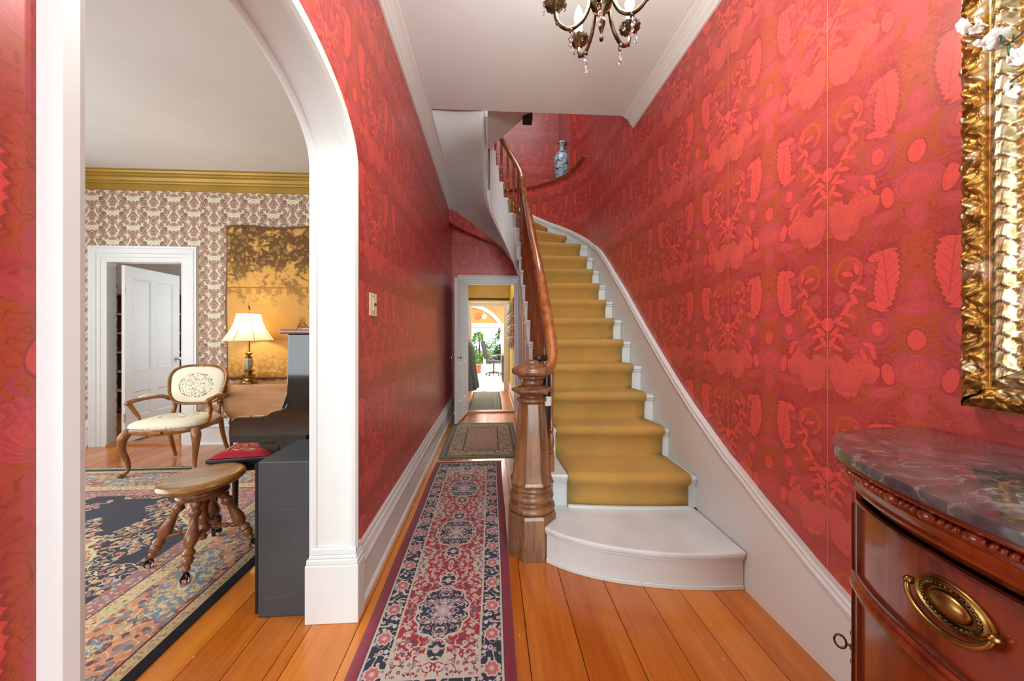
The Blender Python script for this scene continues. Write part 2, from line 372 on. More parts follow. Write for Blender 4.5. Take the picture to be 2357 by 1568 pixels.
def big_rug_mat(hw, hl):
    t = T('navy_floral_persian_rug_weave'); u, v, _ = t.xyz(t.uv())
    ax, ay = u.abs(), v.abs(); d = (hw-ax).min(hl-ay); B = t.comb(ax, ay)
    navy = rgb(30, 34, 56); peach = rgb(222, 150, 112); crm = rgb(230, 212, 160); blu = rgb(120, 142, 162); ros = rgb(186, 110, 112); wine = rgb(108, 44, 58)
    many = [crm, peach, blu, ros, rgb(204, 196, 190), rgb(226, 130, 90), crm]
    P = t.vadd(B, t.noise(B, 3.5, 3, col=True), .25)
    sprays = floral(t, B, 30, many, navy, .48)
    gate = t.noise(P, 2.4, 2).gt(.53).max((t.noise(P, 1.6, 1)-.5).abs().lt(.03))
    fld = t.mix(gate, navy, sprays)
    corner = t.ell(B, hw-.45, hl-.45, .62, .75)+t.noise(B, 6, 2)*.3
    med = t.ell(B, 0, 0, .62, .95)+t.noise(B, 6, 2)*.3
    rich = floral(t, B, 29, many, ros, .50)
    fld = t.mix(corner.min(med).lt(1.1), fld, crm); fld = t.mix(corner.min(med).lt(1.07), fld, rich)
    # wide border: blue cartouches on peach
    al = t.comb(ax, ay)
    s = ((ax+ay)/.62).fract()-.5
    car = t.length(t.comb((d-.26)*6.6, s*2.3))+t.noise(B, 16, 3)*.75-.25
    wb = floral(t, B, 32, [crm, wine, blu, peach, rgb(90, 60, 60), crm], peach, .50)
    wb2 = floral(t, B, 38, [crm, rgb(226, 170, 90), crm, ros], blu, .46)
    wb = t.mix(car.lt(1.05), wb, rgb(150, 90, 80)); wb = t.mix(car.lt(1.0), wb, wb2)
    cen = t.length(t.comb((d-.26)*22, s*11)); wb = t.mix(cen.lt(1), wb, crm); wb = t.mix(cen.lt(.7), wb, ros)
    gb = floral(t, B, 52, [peach, blu, crm, wine], crm, .40)
    pk = floral(t, B, 40, [blu, crm, peach], ros, .42)
    c = t.mix(d.lt(.60), fld, pk); c = t.mix(d.lt(.50), c, wine); c = t.mix(d.lt(.49), c, gb); c = t.mix(d.lt(.42), c, crm); c = t.mix(d.lt(.41), c, wb)
    c = t.mix(d.lt(.115), c, wine); c = t.mix(d.lt(.105), c, gb); c = t.mix(d.lt(.056), c, crm); c = t.mix(d.lt(.05), c, rgb(26, 28, 44))
    return rug_finish(t, c, B, .12)
# ---- stair carpet
def carpet_mat():
    t = T('mustard_wool_carpet'); v = t.pos()
    n = t.noise(v, 420, 2, .7); w = t.noise(v, 3.2, 3)
    c = t.mix(n.ss(.3, .7), rgb(184, 132, 44), rgb(230, 184, 102)); c = t.mix(w.ss(.42, .68)*.55, c, rgb(176, 148, 80))
    t.set(c, .95, Sheen_Weight=.3, Sheen_Tint=rgb(240, 210, 150)); t.bump(n, .8, .006); return t.mat
M['carpet'] = carpet_mat()
# ---- marble
def marble():
    t = T('dark_grey_marble'); v = t.obj()
    d = t.mapv(t.vadd(v, t.noise(v, 4, 4, col=True), .12), rot=.9, sc=(1, 1.6, 1))
    a = (t.noise(d, 3.2, 4, .6)-.5).abs().ss(.022, .0); b = (t.noise(d, 9, 3, .6)-.5).abs().ss(.02, .0)
    c = t.mix(t.noise(v, 12, 4, .7).ss(.35, .65), rgb(58, 56, 58), rgb(96, 92, 92))
    c = t.mix((a*t.noise(v, 2, 1).ss(.45, .65)*.75).max(b*.22), c, rgb(204, 202, 200))
    return t.set(c, .07, Coat_Weight=.5, Coat_Roughness=.02)
M['marble'] = marble()
def gold():
    t = T('gilded_carving'); v = t.obj(); n = t.noise(v, 45, 3)
    c = t.mix(n.ss(.35, .65), rgb(190, 142, 66), rgb(118, 82, 38)); c = t.mix(t.noise(v, 16, 2).ss(.55, .7)*.7, c, rgb(214, 204, 176))
    t.set(c, .36, .85); t.bump(t.noise(v, 150, 2), .25, .002); return t.mat
M['gold'] = gold()
t = T('silvered_gilt_carving'); _n = t.noise(t.obj(), 60, 2)
t.set(t.mix(_n.ss(.4, .6), rgb(188, 176, 142), rgb(140, 116, 72)), .3, .7); M['silvergilt'] = t.mat
t = T('mirror_silvering'); M['mirror'] = t.set(rgb(235, 238, 238), .02, 1.0)
# ---- upholstery
def needle(name, base, cols, cx, cy, a, b, sc=42):
    t = T(name); u, v, _ = t.xyz(t.uv()); B = t.comb(u, v)
    fl = floral(t, B, sc, cols, base, .33, .01)
    m = t.ell(B, cx, cy, a, b)+t.noise(B, 18, 2)*.25
    c = t.mix(m.lt(1.05), base, fl)
    w = t.ell(B, cx, cy, a*1.02, b*1.02); c = t.mix(((w-1).abs()+(t.noise(B, 22, 1)-.5).abs()).lt(.08), c, rgb(140, 140, 110))
    t.set(c, .9); t.bump(t.noise(B, 600, 1), .3, .001); return t.mat
crm = rgb(238, 232, 208)
M['chair_cloth'] = needle('cream_floral_needlepoint', crm, [rgb(176, 190, 176), rgb(206, 140, 130), rgb(120, 150, 160), rgb(150, 160, 120), rgb(214, 180, 160)], 0, 0, .15, .10)
M['red_cloth'] = needle('crimson_floral_needlepoint', rgb(176, 22, 48), [rgb(226, 196, 130), rgb(206, 150, 110), rgb(176, 22, 48), rgb(236, 210, 150)], 0, 0, .16, .10, 30)
# ---- tapestry (uv 0..1)
def tapestry():
    t = T('woven_landscape_tapestry'); u, v, _ = t.xyz(t.uv()); B = t.comb(u, v*1.3); P = t.vadd(B, t.noise(B, 5, 3, col=True), .15)
    gold_, brn = rgb(206, 158, 84), rgb(104, 72, 36)
    n = t.noise(P, 9, 5, .65); n2 = t.noise(B, 34, 3)
    top = v.ss(.42, .78)
    tree = (n*.7+n2*.3+top*.17-.09).ss(.50, .56)*(.35+top*.65)
    c = t.mix(tree, gold_, brn)
    leaf = t.vor(P, 26).lt(.4)*n.gt(.46)*(v.gt(.48)); c = t.mix(leaf*.45, c, rgb(176, 138, 76))
    br = (t.noise(P, 3.2, 2)-.52).abs().lt(.004)*v.gt(.6); c = t.mix(br*.8, c, rgb(80, 54, 28))
    bal = ((u*85).sin().gt(-.2))*((v-.575).abs().lt(.018))*(u.lt(.6)); c = t.mix(bal*.7, c, rgb(160, 112, 54))
    c = t.mix(((v-.598).abs().lt(.004))*(u.lt(.6)), c, rgb(150, 104, 50))
    low = v.ss(.2, .05)*n2.gt(.5); c = t.mix(low*.55, c, rgb(140, 96, 46))
    e = t.ell
    body = umin([e(B, .57, .36, .05, .12, 8), e(B, .56, .50, .022, .03), e(B, .66, .36, .045, .13, -8), e(B, .655, .51, .02, .028), e(B, .72, .60, .05, .10), e(B, .80, .60, .05, .09), e(B, .63, .20, .07, .05, 20), e(B, .9, .42, .05, .12)])
    hatch = (t.noise(P, 40, 2)-.5).abs().lt(.05)
    c = t.mix(body.ss(1.05, .9)*.55, c, rgb(186, 132, 66)); c = t.mix(body.lt(1.0)*hatch*.8, c, rgb(112, 74, 38)); c = t.mix((body-1).abs().lt(.06), c, rgb(118, 80, 40))
    ed = u.min(1-u).min(v.min(1-v)); c = t.mix(ed.lt(.012), c, rgb(120, 84, 44))
    t.set(c, .9); t.bump(t.noise(B, 300, 1), .4, .002); return t.mat
M['tapestry'] = tapestry()
def shade_mat():
    t = T('cream_silk_lampshade'); tl = t.new('ShaderNodeBsdfTranslucent'); tl.inputs[0].default_value = rgb(255, 240, 210)
    mx = t.new('ShaderNodeMixShader'); mx.inputs[0].default_value = .6
    t.set(rgb(250, 240, 215), .8, Emission_Color=rgb(255, 236, 196), Emission_Strength=.35)
    t.l(t.p.outputs[0], mx.inputs[1]); t.l(tl.outputs[0], mx.inputs[2]); t.l(mx.outputs[0], t.out.inputs[0]); return t.mat
M['shade'] = shade_mat()
def vase_mat():
    t = T('pale_blue_blossom_porcelain'); v = t.obj(); d = t.vor(v, 26); n = t.noise(v, 14, 3)
    c = t.mix(n.ss(.4, .6), rgb(176, 214, 226), rgb(146, 192, 210)); br = (t.noise(v, 9, 2)-.5).abs().lt(.02)
    c = t.mix(br, c, rgb(60, 58, 66)); c = t.mix(d.lt(.33)*n.gt(.5), c, rgb(196, 120, 136)); c = t.mix(d.lt(.3)*n.lt(.42), c, rgb(50, 56, 76))
    return t.set(c, .15, Coat_Weight=.5)
M['vase'] = vase_mat()
def foliage(name, c1, c2):
    t = T(name); t.set(t.mix(t.rnd() if False else t.noise(t.pos(), 3, 2).ss(.4, .6), c1, c2), .6, Subsurface_Weight=0.0); return t.mat
M['leaf'] = foliage('green_leaves', rgb(56, 140, 56), rgb(130, 190, 90))
M['leaf_dark'] = foliage('deep_green_leaves', rgb(30, 70, 34), rgb(60, 110, 50))
M['petal'] = simple('white_petals', rgb(246, 246, 240), .6, var=.02)
M['bark'] = simple('bark', rgb(96, 76, 60), .9)
M['paperwhite'] = simple('sheet_music_paper', rgb(235, 235, 230), .8)
# ------------------------------------------------------------ mesh helpers
def link(o, parent=None):
    COL.objects.link(o)
    if parent: o.parent = parent
    return o
class MB:
    def __init__(s): s.v = []; s.f = []; s.uv = []; s.mi = []
    def add(s, vs, fs, uvs=None, mi=0):
        o = len(s.v); s.v += [tuple(p) for p in vs]
        for f in fs: s.f.append([i+o for i in f]); s.mi.append(mi)
        s.uv += (list(uvs) if uvs else [(0, 0)]*len(vs))
        return s
    def xf(s, M4, start=0):
        for i in range(start, len(s.v)): s.v[i] = tuple(M4 @ Vector(s.v[i]))
        return s
    def build(s, name, mat, parent=None, smooth=False, bevel=0, seg=2, ang=40, label=None, origin=None):
        me = bpy.data.meshes.new(name)
        vv = s.v
        if origin: vv = [(a-origin[0], b-origin[1], c-origin[2]) for a, b, c in s.v]
        me.from_pydata(vv, [], s.f); 
        ul = me.uv_layers.new(name='UVMap')
        for lp in me.loops: ul.data[lp.index].uv = s.uv[lp.vertex_index]
        for m in (mat if isinstance(mat, list) else [mat]): me.materials.append(m)
        for i, p in enumerate(me.polygons): p.material_index = s.mi[i]
        bm = bmesh.new(); bm.from_mesh(me); bmesh.ops.recalc_face_normals(bm, faces=bm.faces)
        bm.to_mesh(me); bm.free()
        if smooth:
            for p in me.polygons: p.use_smooth = True
            if smooth != 'all': me.set_sharp_from_angle(angle=math.radians(ang))
        me.update()
        o = link(bpy.data.objects.new(name, me), parent)
        if origin: o.location = origin
        if bevel:
            b = o.modifiers.new('b', 'BEVEL'); b.width = bevel; b.segments = seg; b.limit_method = 'ANGLE'; b.angle_limit = math.radians(35)
        if label: o['label'] = label
        return o
    def box(s, x0, x1, y0, y1, z0, z1, mi=0):
        vs = [(x, y, z) for x in (x0, x1) for y in (y0, y1) for z in (z0, z1)]
        fs = [(0, 1, 3, 2), (4, 6, 7, 5), (0, 4, 5, 1), (2, 3, 7, 6), (0, 2, 6, 4), (1, 5, 7, 3)]
        # separate verts per face so that uv in metres is right on every face
        for f in fs:
            p = [vs[i] for i in f]
            if abs(p[0][0]-p[2][0]) < 1e-9: uv = [(q[1], q[2]) for q in p]
            elif abs(p[0][1]-p[2][1]) < 1e-9: uv = [(q[0], q[2]) for q in p]
            else: uv = [(q[0], q[1]) for q in p]
            s.add(p, [(0, 1, 2, 3)], uv, mi)
        return s
    def sbox(s, x0, x1, y0, y1, z0, z1):
        vs = [(x, y, z) for x in (x0, x1) for y in (y0, y1) for z in (z0, z1)]
        return s.add(vs, [(0, 1, 3, 2), (4, 6, 7, 5), (0, 4, 5, 1), (2, 3, 7, 6), (0, 2, 6, 4), (1, 5, 7, 3)])
    def prism(s, poly, a, b, axis='Z'):
        n = len(poly)
        def m(p, h): return {'Z': (p[0], p[1], h), 'X': (h, p[0], p[1]), 'Y': (p[0], h, p[1])}[axis]
        vs = [m(p, a) for p in poly]+[m(p, b) for p in poly]; uv = [tuple(p) for p in poly]*2
        s.add(vs, [list(range(n))[::-1], [i+n for i in range(n)]]+[(i, (i+1) % n, (i+1) % n+n, i+n) for i in range(n)], uv); return s
    def lathe(s, prof, c=(0, 0, 0), seg=20, cap=True, twist=None, ph=0):
        vs = []; o = c
        for r, z in prof:
            for i in range(seg):
                a = 2*PI*i/seg+ph; rr = r*(twist(a, z) if twist else 1)
                vs.append((o[0]+rr*math.cos(a), o[1]+rr*math.sin(a), o[2]+z))
        fs = []
        for j in range(len(prof)-1):
            for i in range(seg): fs.append((j*seg+i, j*seg+(i+1) % seg, (j+1)*seg+(i+1) % seg, (j+1)*seg+i))
        if cap: fs += [list(range(seg))[::-1], [(len(prof)-1)*seg+i for i in range(seg)]]
        return s.add(vs, fs, [(0, 0)]*len(vs))
    def tube(s, path, rad, seg=8, cap=True, sx=1, sy=1, up=(0, 0, 1)):
        pts = [Vector(p) for p in path]; n = len(pts); vs = []
        R = rad if isinstance(rad, (list, tuple)) else [rad]*n
        prev = None
        for i, p in enumerate(pts):
            d = (pts[min(i+1, n-1)]-pts[max(i-1, 0)]).normalized()
            if prev is None:
                u_ = Vector(up)
                if abs(d.dot(u_)) > .95: u_ = Vector((1, 0, 0))
                prev = u_
            x = d.cross(prev).normalized(); y = x.cross(d).normalized(); prev = y
            for k in range(seg):
                a = 2*PI*k/seg; vs.append(p+x*(math.cos(a)*R[i]*sx)+y*(math.sin(a)*R[i]*sy))
        fs = [(j*seg+i, j*seg+(i+1) % seg, (j+1)*seg+(i+1) % seg, (j+1)*seg+i) for j in range(n-1) for i in range(seg)]
        if cap: fs += [list(range(seg))[::-1], [(n-1)*seg+i for i in range(seg)]]
        return s.add(vs, fs)
    def ball(s, c, r, sx=1, sy=1, sz=1, seg=10, rings=6):
        prof = [(max(1e-4, r*math.sin(PI*i/rings)), -r*math.cos(PI*i/rings)) for i in range(rings+1)]
        st = len(s.v); s.lathe(prof, (0, 0, 0), seg, cap=False)
        for i in range(st, len(s.v)):
            x, y, z = s.v[i]; s.v[i] = (c[0]+x*sx, c[1]+y*sy, c[2]+z*sz)
        return s
    def sweep(s, pts, prof, mapf, closed=False, caps=True):
        """pts: 2-D path; prof: (across, out) pairs; across goes to the left of the path, mitred"""
        n = len(pts); m = len(prof); vs = []; uv = []; L = 0
        for i, p in enumerate(pts):
            a = pts[i-1] if (i or closed) else None; b = pts[(i+1) % n] if (i < n-1 or closed) else None
            def nd(q, r):
                dx, dy = r[0]-q[0], r[1]-q[1]; l = math.hypot(dx, dy) or 1; return (-dy/l, dx/l)
            if a is not None and b is not None:
                n1, n2 = nd(a, p), nd(p, b); sx, sy = n1[0]+n2[0], n1[1]+n2[1]; l = math.hypot(sx, sy) or 1; sx, sy = sx/l, sy/l
                k = 1/max(.3, sx*n1[0]+sy*n1[1]); nx, ny = sx*k, sy*k
            else: nx, ny = nd(a, p) if a is not None else nd(p, b)
            if i: L += math.hypot(p[0]-pts[i-1][0], p[1]-pts[i-1][1])
            for c_, o_ in prof: vs.append(mapf(p[0]+nx*c_, p[1]+ny*c_, o_)); uv.append((L, c_))
        fs = []
        for i in range(n if closed else n-1):
            j = (i+1) % n
            for k in range(m): fs.append((i*m+k, i*m+(k+1) % m, j*m+(k+1) % m, j*m+k))
        if caps and not closed: fs += [list(range(m))[::-1], [(n-1)*m+k for k in range(m)]]
        return s.add(vs, fs, uv)
def empty(name, loc=(0, 0, 0), rz=0, parent=None):
    o = bpy.data.objects.new(name, None); link(o, parent); o.location = loc; o.rotation_euler = (0, 0, rz); o.empty_display_size = .1; return o
def tag(o, label, cat, group=None):
    o['label'] = label; o['category'] = cat
    if group: o['group'] = group
    return o
def struct(o, label=None):
    o['kind'] = 'structure'
    if label: o['label'] = label
    return o
def dup(o, loc=None, rz=None, parent=None):
    c = o.copy(); COL.objects.link(c)
    if parent is not None: c.parent = parent
    if loc is not None: c.location = loc
    if rz is not None: c.rotation_euler = (c.rotation_euler[0], c.rotation_euler[1], rz)
    for ch in list(o.children): dup(ch, parent=c)
    return c
def lerp(a, b, t): return a+(b-a)*t
def interp(x, tab):
    if x <= tab[0][0]: return tab[0][1]
    for (a, fa), (b, fb) in zip(tab, tab[1:]):
        if x <= b: return fa+(fb-fa)*(x-a)/(b-a)
    return tab[-1][1]
def smooth_path(P, k=6):
    out = []
    P = [Vector(p) for p in P]; n = len(P)
    for i in range(n-1):
        p0, p1, p2, p3 = P[max(i-1, 0)], P[i], P[i+1], P[min(i+2, n-1)]
        for j in range(k):
            t = j/k
            out.append(.5*((2*p1)+(p2-p0)*t+(2*p0-5*p1+4*p2-p3)*t*t+(3*p1-p0-3*p2+p3)*t**3))
    out.append(P[-1]); return out
# ============================================================ THE SETTING
WL, WR, HC, YE = -.64, 1.31, 3.3, 5.9          # hall walls, ceiling, end wall
PX = -.80                                       # parlour face of the shared wall
PH, PY = 3.17, 4.40                             # parlour ceiling, far wall
def poly_wall(name, poly, a, b, axis, mat, label=None, bevel=0):
    return struct(MB().prism(poly, a, b, axis).build(name, mat), label)
# shared wall with the arched opening (one outline that runs round the opening)
A0, A1, AS, AR = .575, 1.67, 2.06, .285
def arch(y0, y1, zs, r, n=26, grow=0):
    c = (y0+y1)/2; a = (y1-y0)/2+grow; return [(c-a*math.cos(PI*i/n), zs+(r+grow)*math.sin(PI*i/n)) for i in range(n+1)]
ar = arch(A0, A1, AS, AR, 26, .012)
poly_wall('wall_left', [(-2.6, 0), (A0-.012, 0)]+ar+[(A1+.012, 0), (YE+.1, 0), (YE+.1, HC), (-2.6, HC)], WL, PX+.012, 'X', M['red_left'], 'red damask papered hall wall with arched opening')
poly_wall('wall_parlor_right', [(-2.6, 0), (A0-.012, 0)]+ar+[(A1+.012, 0), (PY, 0), (PY, PH), (-2.6, PH)], PX+.011, PX, 'X', M['paper'])
mL = lambda y, z, o: (WL+o, y, z)
prof = [(.034, .012), (.026, .026), (.008, .030), (-.006, .022), (-.012, .008), (-.008, -.012), (0, -.016), (0, -.146), (-.008, -.150), (-.012, -.164), (-.008, -.180), (.01, -.186), (.034, -.178), (.034, -.150)]
path = [(A0, 0), (A0, .9), (A0, AS)]+arch(A0, A1, AS, AR, 40)[1:-1]+[(A1, AS), (A1, .9), (A1, 0)]
struct(MB().sweep(path, prof, mL).build('trim_1', M['white'], smooth=True, ang=30), 'white arched casing lining the opening to the parlor')
for yy, sgn in ((A1, 1), (A0, -1)):
    m = MB()
    for (z0, z1, g) in ((0, .262, .018), (.262, .285, .014), (.285, .30, .006), (.30, .33, .002)):
        y0, y1 = (yy-.012-g, yy+.055) if sgn > 0 else (yy-.055, yy+.012+g)
        m.sbox(PX-.012-g, WL+.026+g, y0, y1, z0, z1)
    struct(m.build('trim_2' if sgn > 0 else 'trim_3', M['white'], bevel=.004), 'white plinth block at the foot of the arch casing')
# right wall (hall + stair), curved stair wall, niche
poly_wall('wall_right', [(-2.6, 0), (4.45, 0), (4.45, 6), (-2.6, 6)], WR, WR+.12, 'X', M['red'], 'red damask papered wall beside the stairs')
CO = (.05, 4.45); RO = 1.26
def curved_wall(name, t0, t1, zb, zt, mat, n=40, thick=.06):
    m = MB(); vs = []; uv = []; fs = []
    for i in range(n+1):
        t_ = lerp(t0, t1, i/n); a = math.radians(t_)
        for r, z in ((RO, zb(t_)), (RO, zt(t_)), (RO+thick, zt(t_)), (RO+thick, zb(t_))):
            vs.append((CO[0]+r*math.cos(a), CO[1]+r*math.sin(a), z)); uv.append((4.45+RO*a, z))
    for i in range(n):
        for k in range(4): fs.append((i*4+k, i*4+(k+1) % 4, i*4+4+(k+1) % 4, i*4+4+k))
    fs += [(0, 1, 2, 3), (n*4, n*4+1, n*4+2, n*4+3)]
    return struct(m.add(vs, fs, uv).build(name, mat, smooth=True, ang=50))
TH = 30.5
zb = lambda t_: interp(t_, [(0, 0), (60, 0), (62, 2.2), (68, 2.34), (90, 2.76), (120, 3.0), (150, 3.25)])
curved_wall('wall_stair_curve', 0, 150, zb, lambda t_: 3.60, M['red'])
curved_wall('wall_stair_curve_upper', 0, TH, lambda t_: 3.60, lambda t_: 6.0, M['red'], 14)
xj, yj = CO[0]+RO*math.cos(math.radians(TH)), CO[1]+RO*math.sin(math.radians(TH))
poly_wall('wall_niche_side', [(yj, 3.6), (6.0, 3.6), (6.0, 6), (yj, 6)], xj, xj+.05, 'X', M['red'])
poly_wall('wall_niche_back', [(-1.6, 3.6), (xj+.05, 3.6), (xj+.05, 6), (-1.6, 6)], 5.95, 6.05, 'Y', M['red'])
shelf = [(CO[0]+(RO-.004)*math.cos(math.radians(a)), CO[1]+(RO-.004)*math.sin(math.radians(a))) for a in range(31, 151, 5)]+[(-1.05, 5.95), (xj, 5.95)]
poly_wall('trim_4', shelf, 3.57, 3.604, 'Z', M['red'], 'niche sill behind the curved stair wall')
# hall end wall with doorway
DX0, DX1, DZ = -.40, .39, 2.12
poly_wall('wall_end', [(WL-.1, 0), (DX0-.01, 0), (DX0-.01, DZ+.01), (DX1+.01, DZ+.01), (DX1+.01, 0), (.62, 0), (.62, 3.32), (WL-.1, 3.32)], YE, YE+.1, 'Y', M['red'], 'red papered end wall above the passage door')
casing = [(0, -.10), (0, .008), (.012, .016), (.03, .016), (.034, .024), (.055, .024), (.06, .034), (.092, .034), (.098, .028), (.11, .03), (.115, 0), (.115, -.10)]
def casing_prof(w): return [(c*w/.115, o) for c, o in casing]
mE = lambda x, z, o: (x, YE-o, z)
struct(MB().sweep([(DX0, 0), (DX0, DZ), (DX1, DZ), (DX1, 0)], casing_prof(.15), mE).build('trim_5', M['white'], bevel=0, smooth=False), 'white moulded casing around the passage door')
struct(MB().box(DX0, DX1, YE-.02, YE+.12, 0, .022).build('trim_6', M['doorsill']), 'worn wooden threshold of the passage door')
# front wall behind the camera
poly_wall('wall_front', [(-5.3, 0), (1.4, 0), (1.4, 3.4), (-5.3, 3.4)], -2.72, -2.6, 'Y', M['white'])
# ceilings
slab = MB().box(WL, WR, -2.6, 3.2, HC, 3.69)
struct(slab.build('ceiling', M['plaster']), 'grey white plaster ceiling of the hall with a stairwell opening')
struct(MB().box(PX, -5.2, -2.6, PY, PH, PH+.1).build('ceiling_parlor', M['plaster_parlor']), 'grey white parlor ceiling')
struct(MB().box(-1.6, WR+.1, 1.9, 6.05, 6.0, 6.1).build('ceiling_upper', M['plaster']))
struct(MB().box(-1.6, -.05, 3.2, 5.95, 3.36, 3.69).build('floor_upper_landing', M['plaster']))
poly_wall('wall_upper_left', [(1.9, 3.6), (6.0, 3.6), (6.0, 6), (1.9, 6)], -1.6, -1.5, 'X', M['red'])
poly_wall('wall_upper_front', [(-1.6, 3.69), (WR, 3.69), (WR, 6), (-1.6, 6)], 1.9, 2.0, 'Y', M['red'])
# sloping plaster soffit of the flight above
v = [(-.05, 3.25, 3.36), (.40, 3.6, 3.55), (-.028, 4.2, 3.475)]; v2 = [(a-.02, b+.05, c+.14) for a, b, c in v]
struct(MB().add(v+v2, [(0, 1, 2), (3, 5, 4), (0, 3, 4, 1), (1, 4, 5, 2), (2, 5, 3, 0)]).build('ceiling_upper_flight', M['plaster']), 'triangular plaster soffit of the upper flight')
# curved soffit over the passage
CW = (.155, 4.45); RW = .20
def wp(a, r=RW): return (CW[0]+r*math.cos(math.radians(a)), CW[1]+r*math.sin(math.radians(a)))
SB = [(0, 2.05), (30, 2.15), (60, 2.34), (90, 2.55), (120, 2.75), (150, 2.93), (180, 3.1)]
Apts = [wp(a)+(interp(a, SB),) for a in range(0, 181, 15)]+[(-.045, 4.1, 3.2), (-.045, 3.6, 3.28), (-.045, 3.2, 3.3)]
Btab = [(0, (.60, YE, 2.22)), (2, (.48, YE, 2.33)), (4, (.30, YE, 2.56)), (6, (.155, YE, 2.73)), (8, (-.1, YE, 2.9)), (10, (-.35, YE, 3.06)), (12, (WL, YE, 3.18)), (13, (WL, 5.2, 3.25)), (14, (WL, 4.2, 3.29)), (15, (WL, 3.2, 3.3))]
Bpts = [tuple(interp(i, [(k, q[c]) for k, q in Btab]) for c in range(3)) for i in range(16)]
m = MB(); vs = []; K = 10
for a, b in zip(Apts, Bpts):
    for j in range(K+1):
        s_ = j/K; z = lerp(a[2], b[2], s_)+.03*math.sin(PI*s_)
        vs.append((lerp(a[0], b[0], s_), lerp(a[1], b[1], s_), z))
fs = [(i*(K+1)+j, i*(K+1)+j+1, (i+1)*(K+1)+j+1, (i+1)*(K+1)+j) for i in range(15) for j in range(K)]
so = struct(m.add(vs, fs).build('ceiling_stair_soffit', M['plaster'], smooth='all'), 'curved plaster soffit under the winding stairs')
md = so.modifiers.new('s', 'SOLIDIFY'); md.thickness = .012; md.offset = 1
# crown mouldings
crown = [(0, 0), (0, -.105), (.014, -.105), (.02, -.088), (.036, -.078), (.044, -.05), (.054, -.046), (.058, -.03), (.084, -.022), (.09, -.008), (.112, -.006), (.112, 0)]
mc = lambda zc: (lambda x, y, o: (x, y, zc+o))
struct(MB().sweep([(WL, YE-.02), (WL, -2.6)], crown, mc(HC)).build('trim_7', M['white']), 'white crown moulding along the left hall wall')
struct(MB().sweep([(WR, -2.6), (WR, 3.2)], crown, mc(HC)).build('trim_8', M['white']), 'white crown moulding along the right hall wall')
# baseboards
base = [(0, 0), (.036, 0), (.036, .014), (.03, .026), (.024, .03), (.024, .19), (.032, .196), (.034, .206), (.024, .226), (.020, .25), (.012, .262), (.012, .278), (.006, .288), (0, .288)]
mB = lambda x, y, o: (x, y, o)
struct(MB().sweep([(WL, YE), (WL, A1+.045)], base, mB).build('baseboard_left', M['white']), 'tall white moulded baseboard on the left hall wall')
struct(MB().sweep([(WL, A0-.045), (WL, -2.6)], base, mB).build('baseboard_left_front', M['white']))
struct(MB().sweep([(WR, -2.6), (WR, 1.02)], base, mB).build('baseboard_right', M['white']), 'tall white baseboard on the right hall wall')
# parlour far wall, door casing, baseboard, cornice
PD0, PD1, PDZ = -4.44, -3.62, 2.136
poly_wall('wall_parlor_far', [(-5.2, 0), (PD0-.01, 0), (PD0-.01, PDZ+.01), (PD1+.01, PDZ+.01), (PD1+.01, 0), (PX, 0), (PX, PH), (-5.2, PH)], PY, PY+.12, 'Y', M['paper'], 'parlor wall in cream and plum damask paper')
poly_wall('wall_parlor_left', [(-2.6, 0), (PY, 0), (PY, PH), (-2.6, PH)], -5.3, -5.2, 'X', M['paper'])
mP = lambda x, z, o: (x, PY-o, z)
struct(MB().sweep([(PD0, 0), (PD0, PDZ), (PD1, PDZ), (PD1, 0)], casing_prof(.19), mP).build('trim_9', M['white']), 'white stepped casing around the parlor door')
struct(MB().sweep([(PX, PY), (PD1+.19, PY)], base, lambda x, y, o: (x, y, o*1.05)).build('baseboard_parlor', M['white']), 'white parlor baseboard below the tapestry')
struct(MB().sweep([(PD0-.19, PY), (-5.2, PY)], base, lambda x, y, o: (x, y, o*1.05)).build('baseboard_parlor_corner', M['white']))
corn = [(0, 0), (0, -.20), (.012, -.20), (.014, -.13), (.03, -.125), (.034, -.11), (.05, -.10), (.062, -.07), (.085, -.055), (.088, -.04), (.11, -.034), (.12, -.012), (.135, -.01), (.135, 0)]
struct(MB().sweep([(PX, PY), (-5.2, PY)], corn, mc(PH)).build('trim_10', M['gold_cornice']), 'bronze gold painted cornice along the parlor wall')
struct(MB().sweep([(-5.2, PY), (-5.2, -2.6)], corn, mc(PH)).build('trim_11', M['gold_cornice']))
struct(MB().box(PD0, PD1, PY-.02, PY+.14, 0, .02).build('trim_12', M['doorsill']), 'wooden threshold of the parlor door')
# back room behind the parlour door
struct(MB().box(-6.6, -2.9, 6.6, 6.7, 0, 2.9).build('wall_back_room', M['pink_wall']), 'blush wall of the room behind the parlor door')
struct(MB().box(-6.7, -6.6, 4.52, 6.6, 0, 2.9).build('wall_back_room_left', M['pink_wall']))
struct(MB().box(-2.9, -2.8, 4.52, 6.6, 0, 2.9).build('wall_back_room_right', M['pink_wall']))
struct(MB().box(-6.6, -5.2, PY, PY+.12, 0, 2.9).build('wall_back_room_front', M['pink_wall']))
struct(MB().box(-6.7, -2.8, PY+.12, 6.7, 2.9, 3.0).build('ceiling_back_room', M['plaster']))
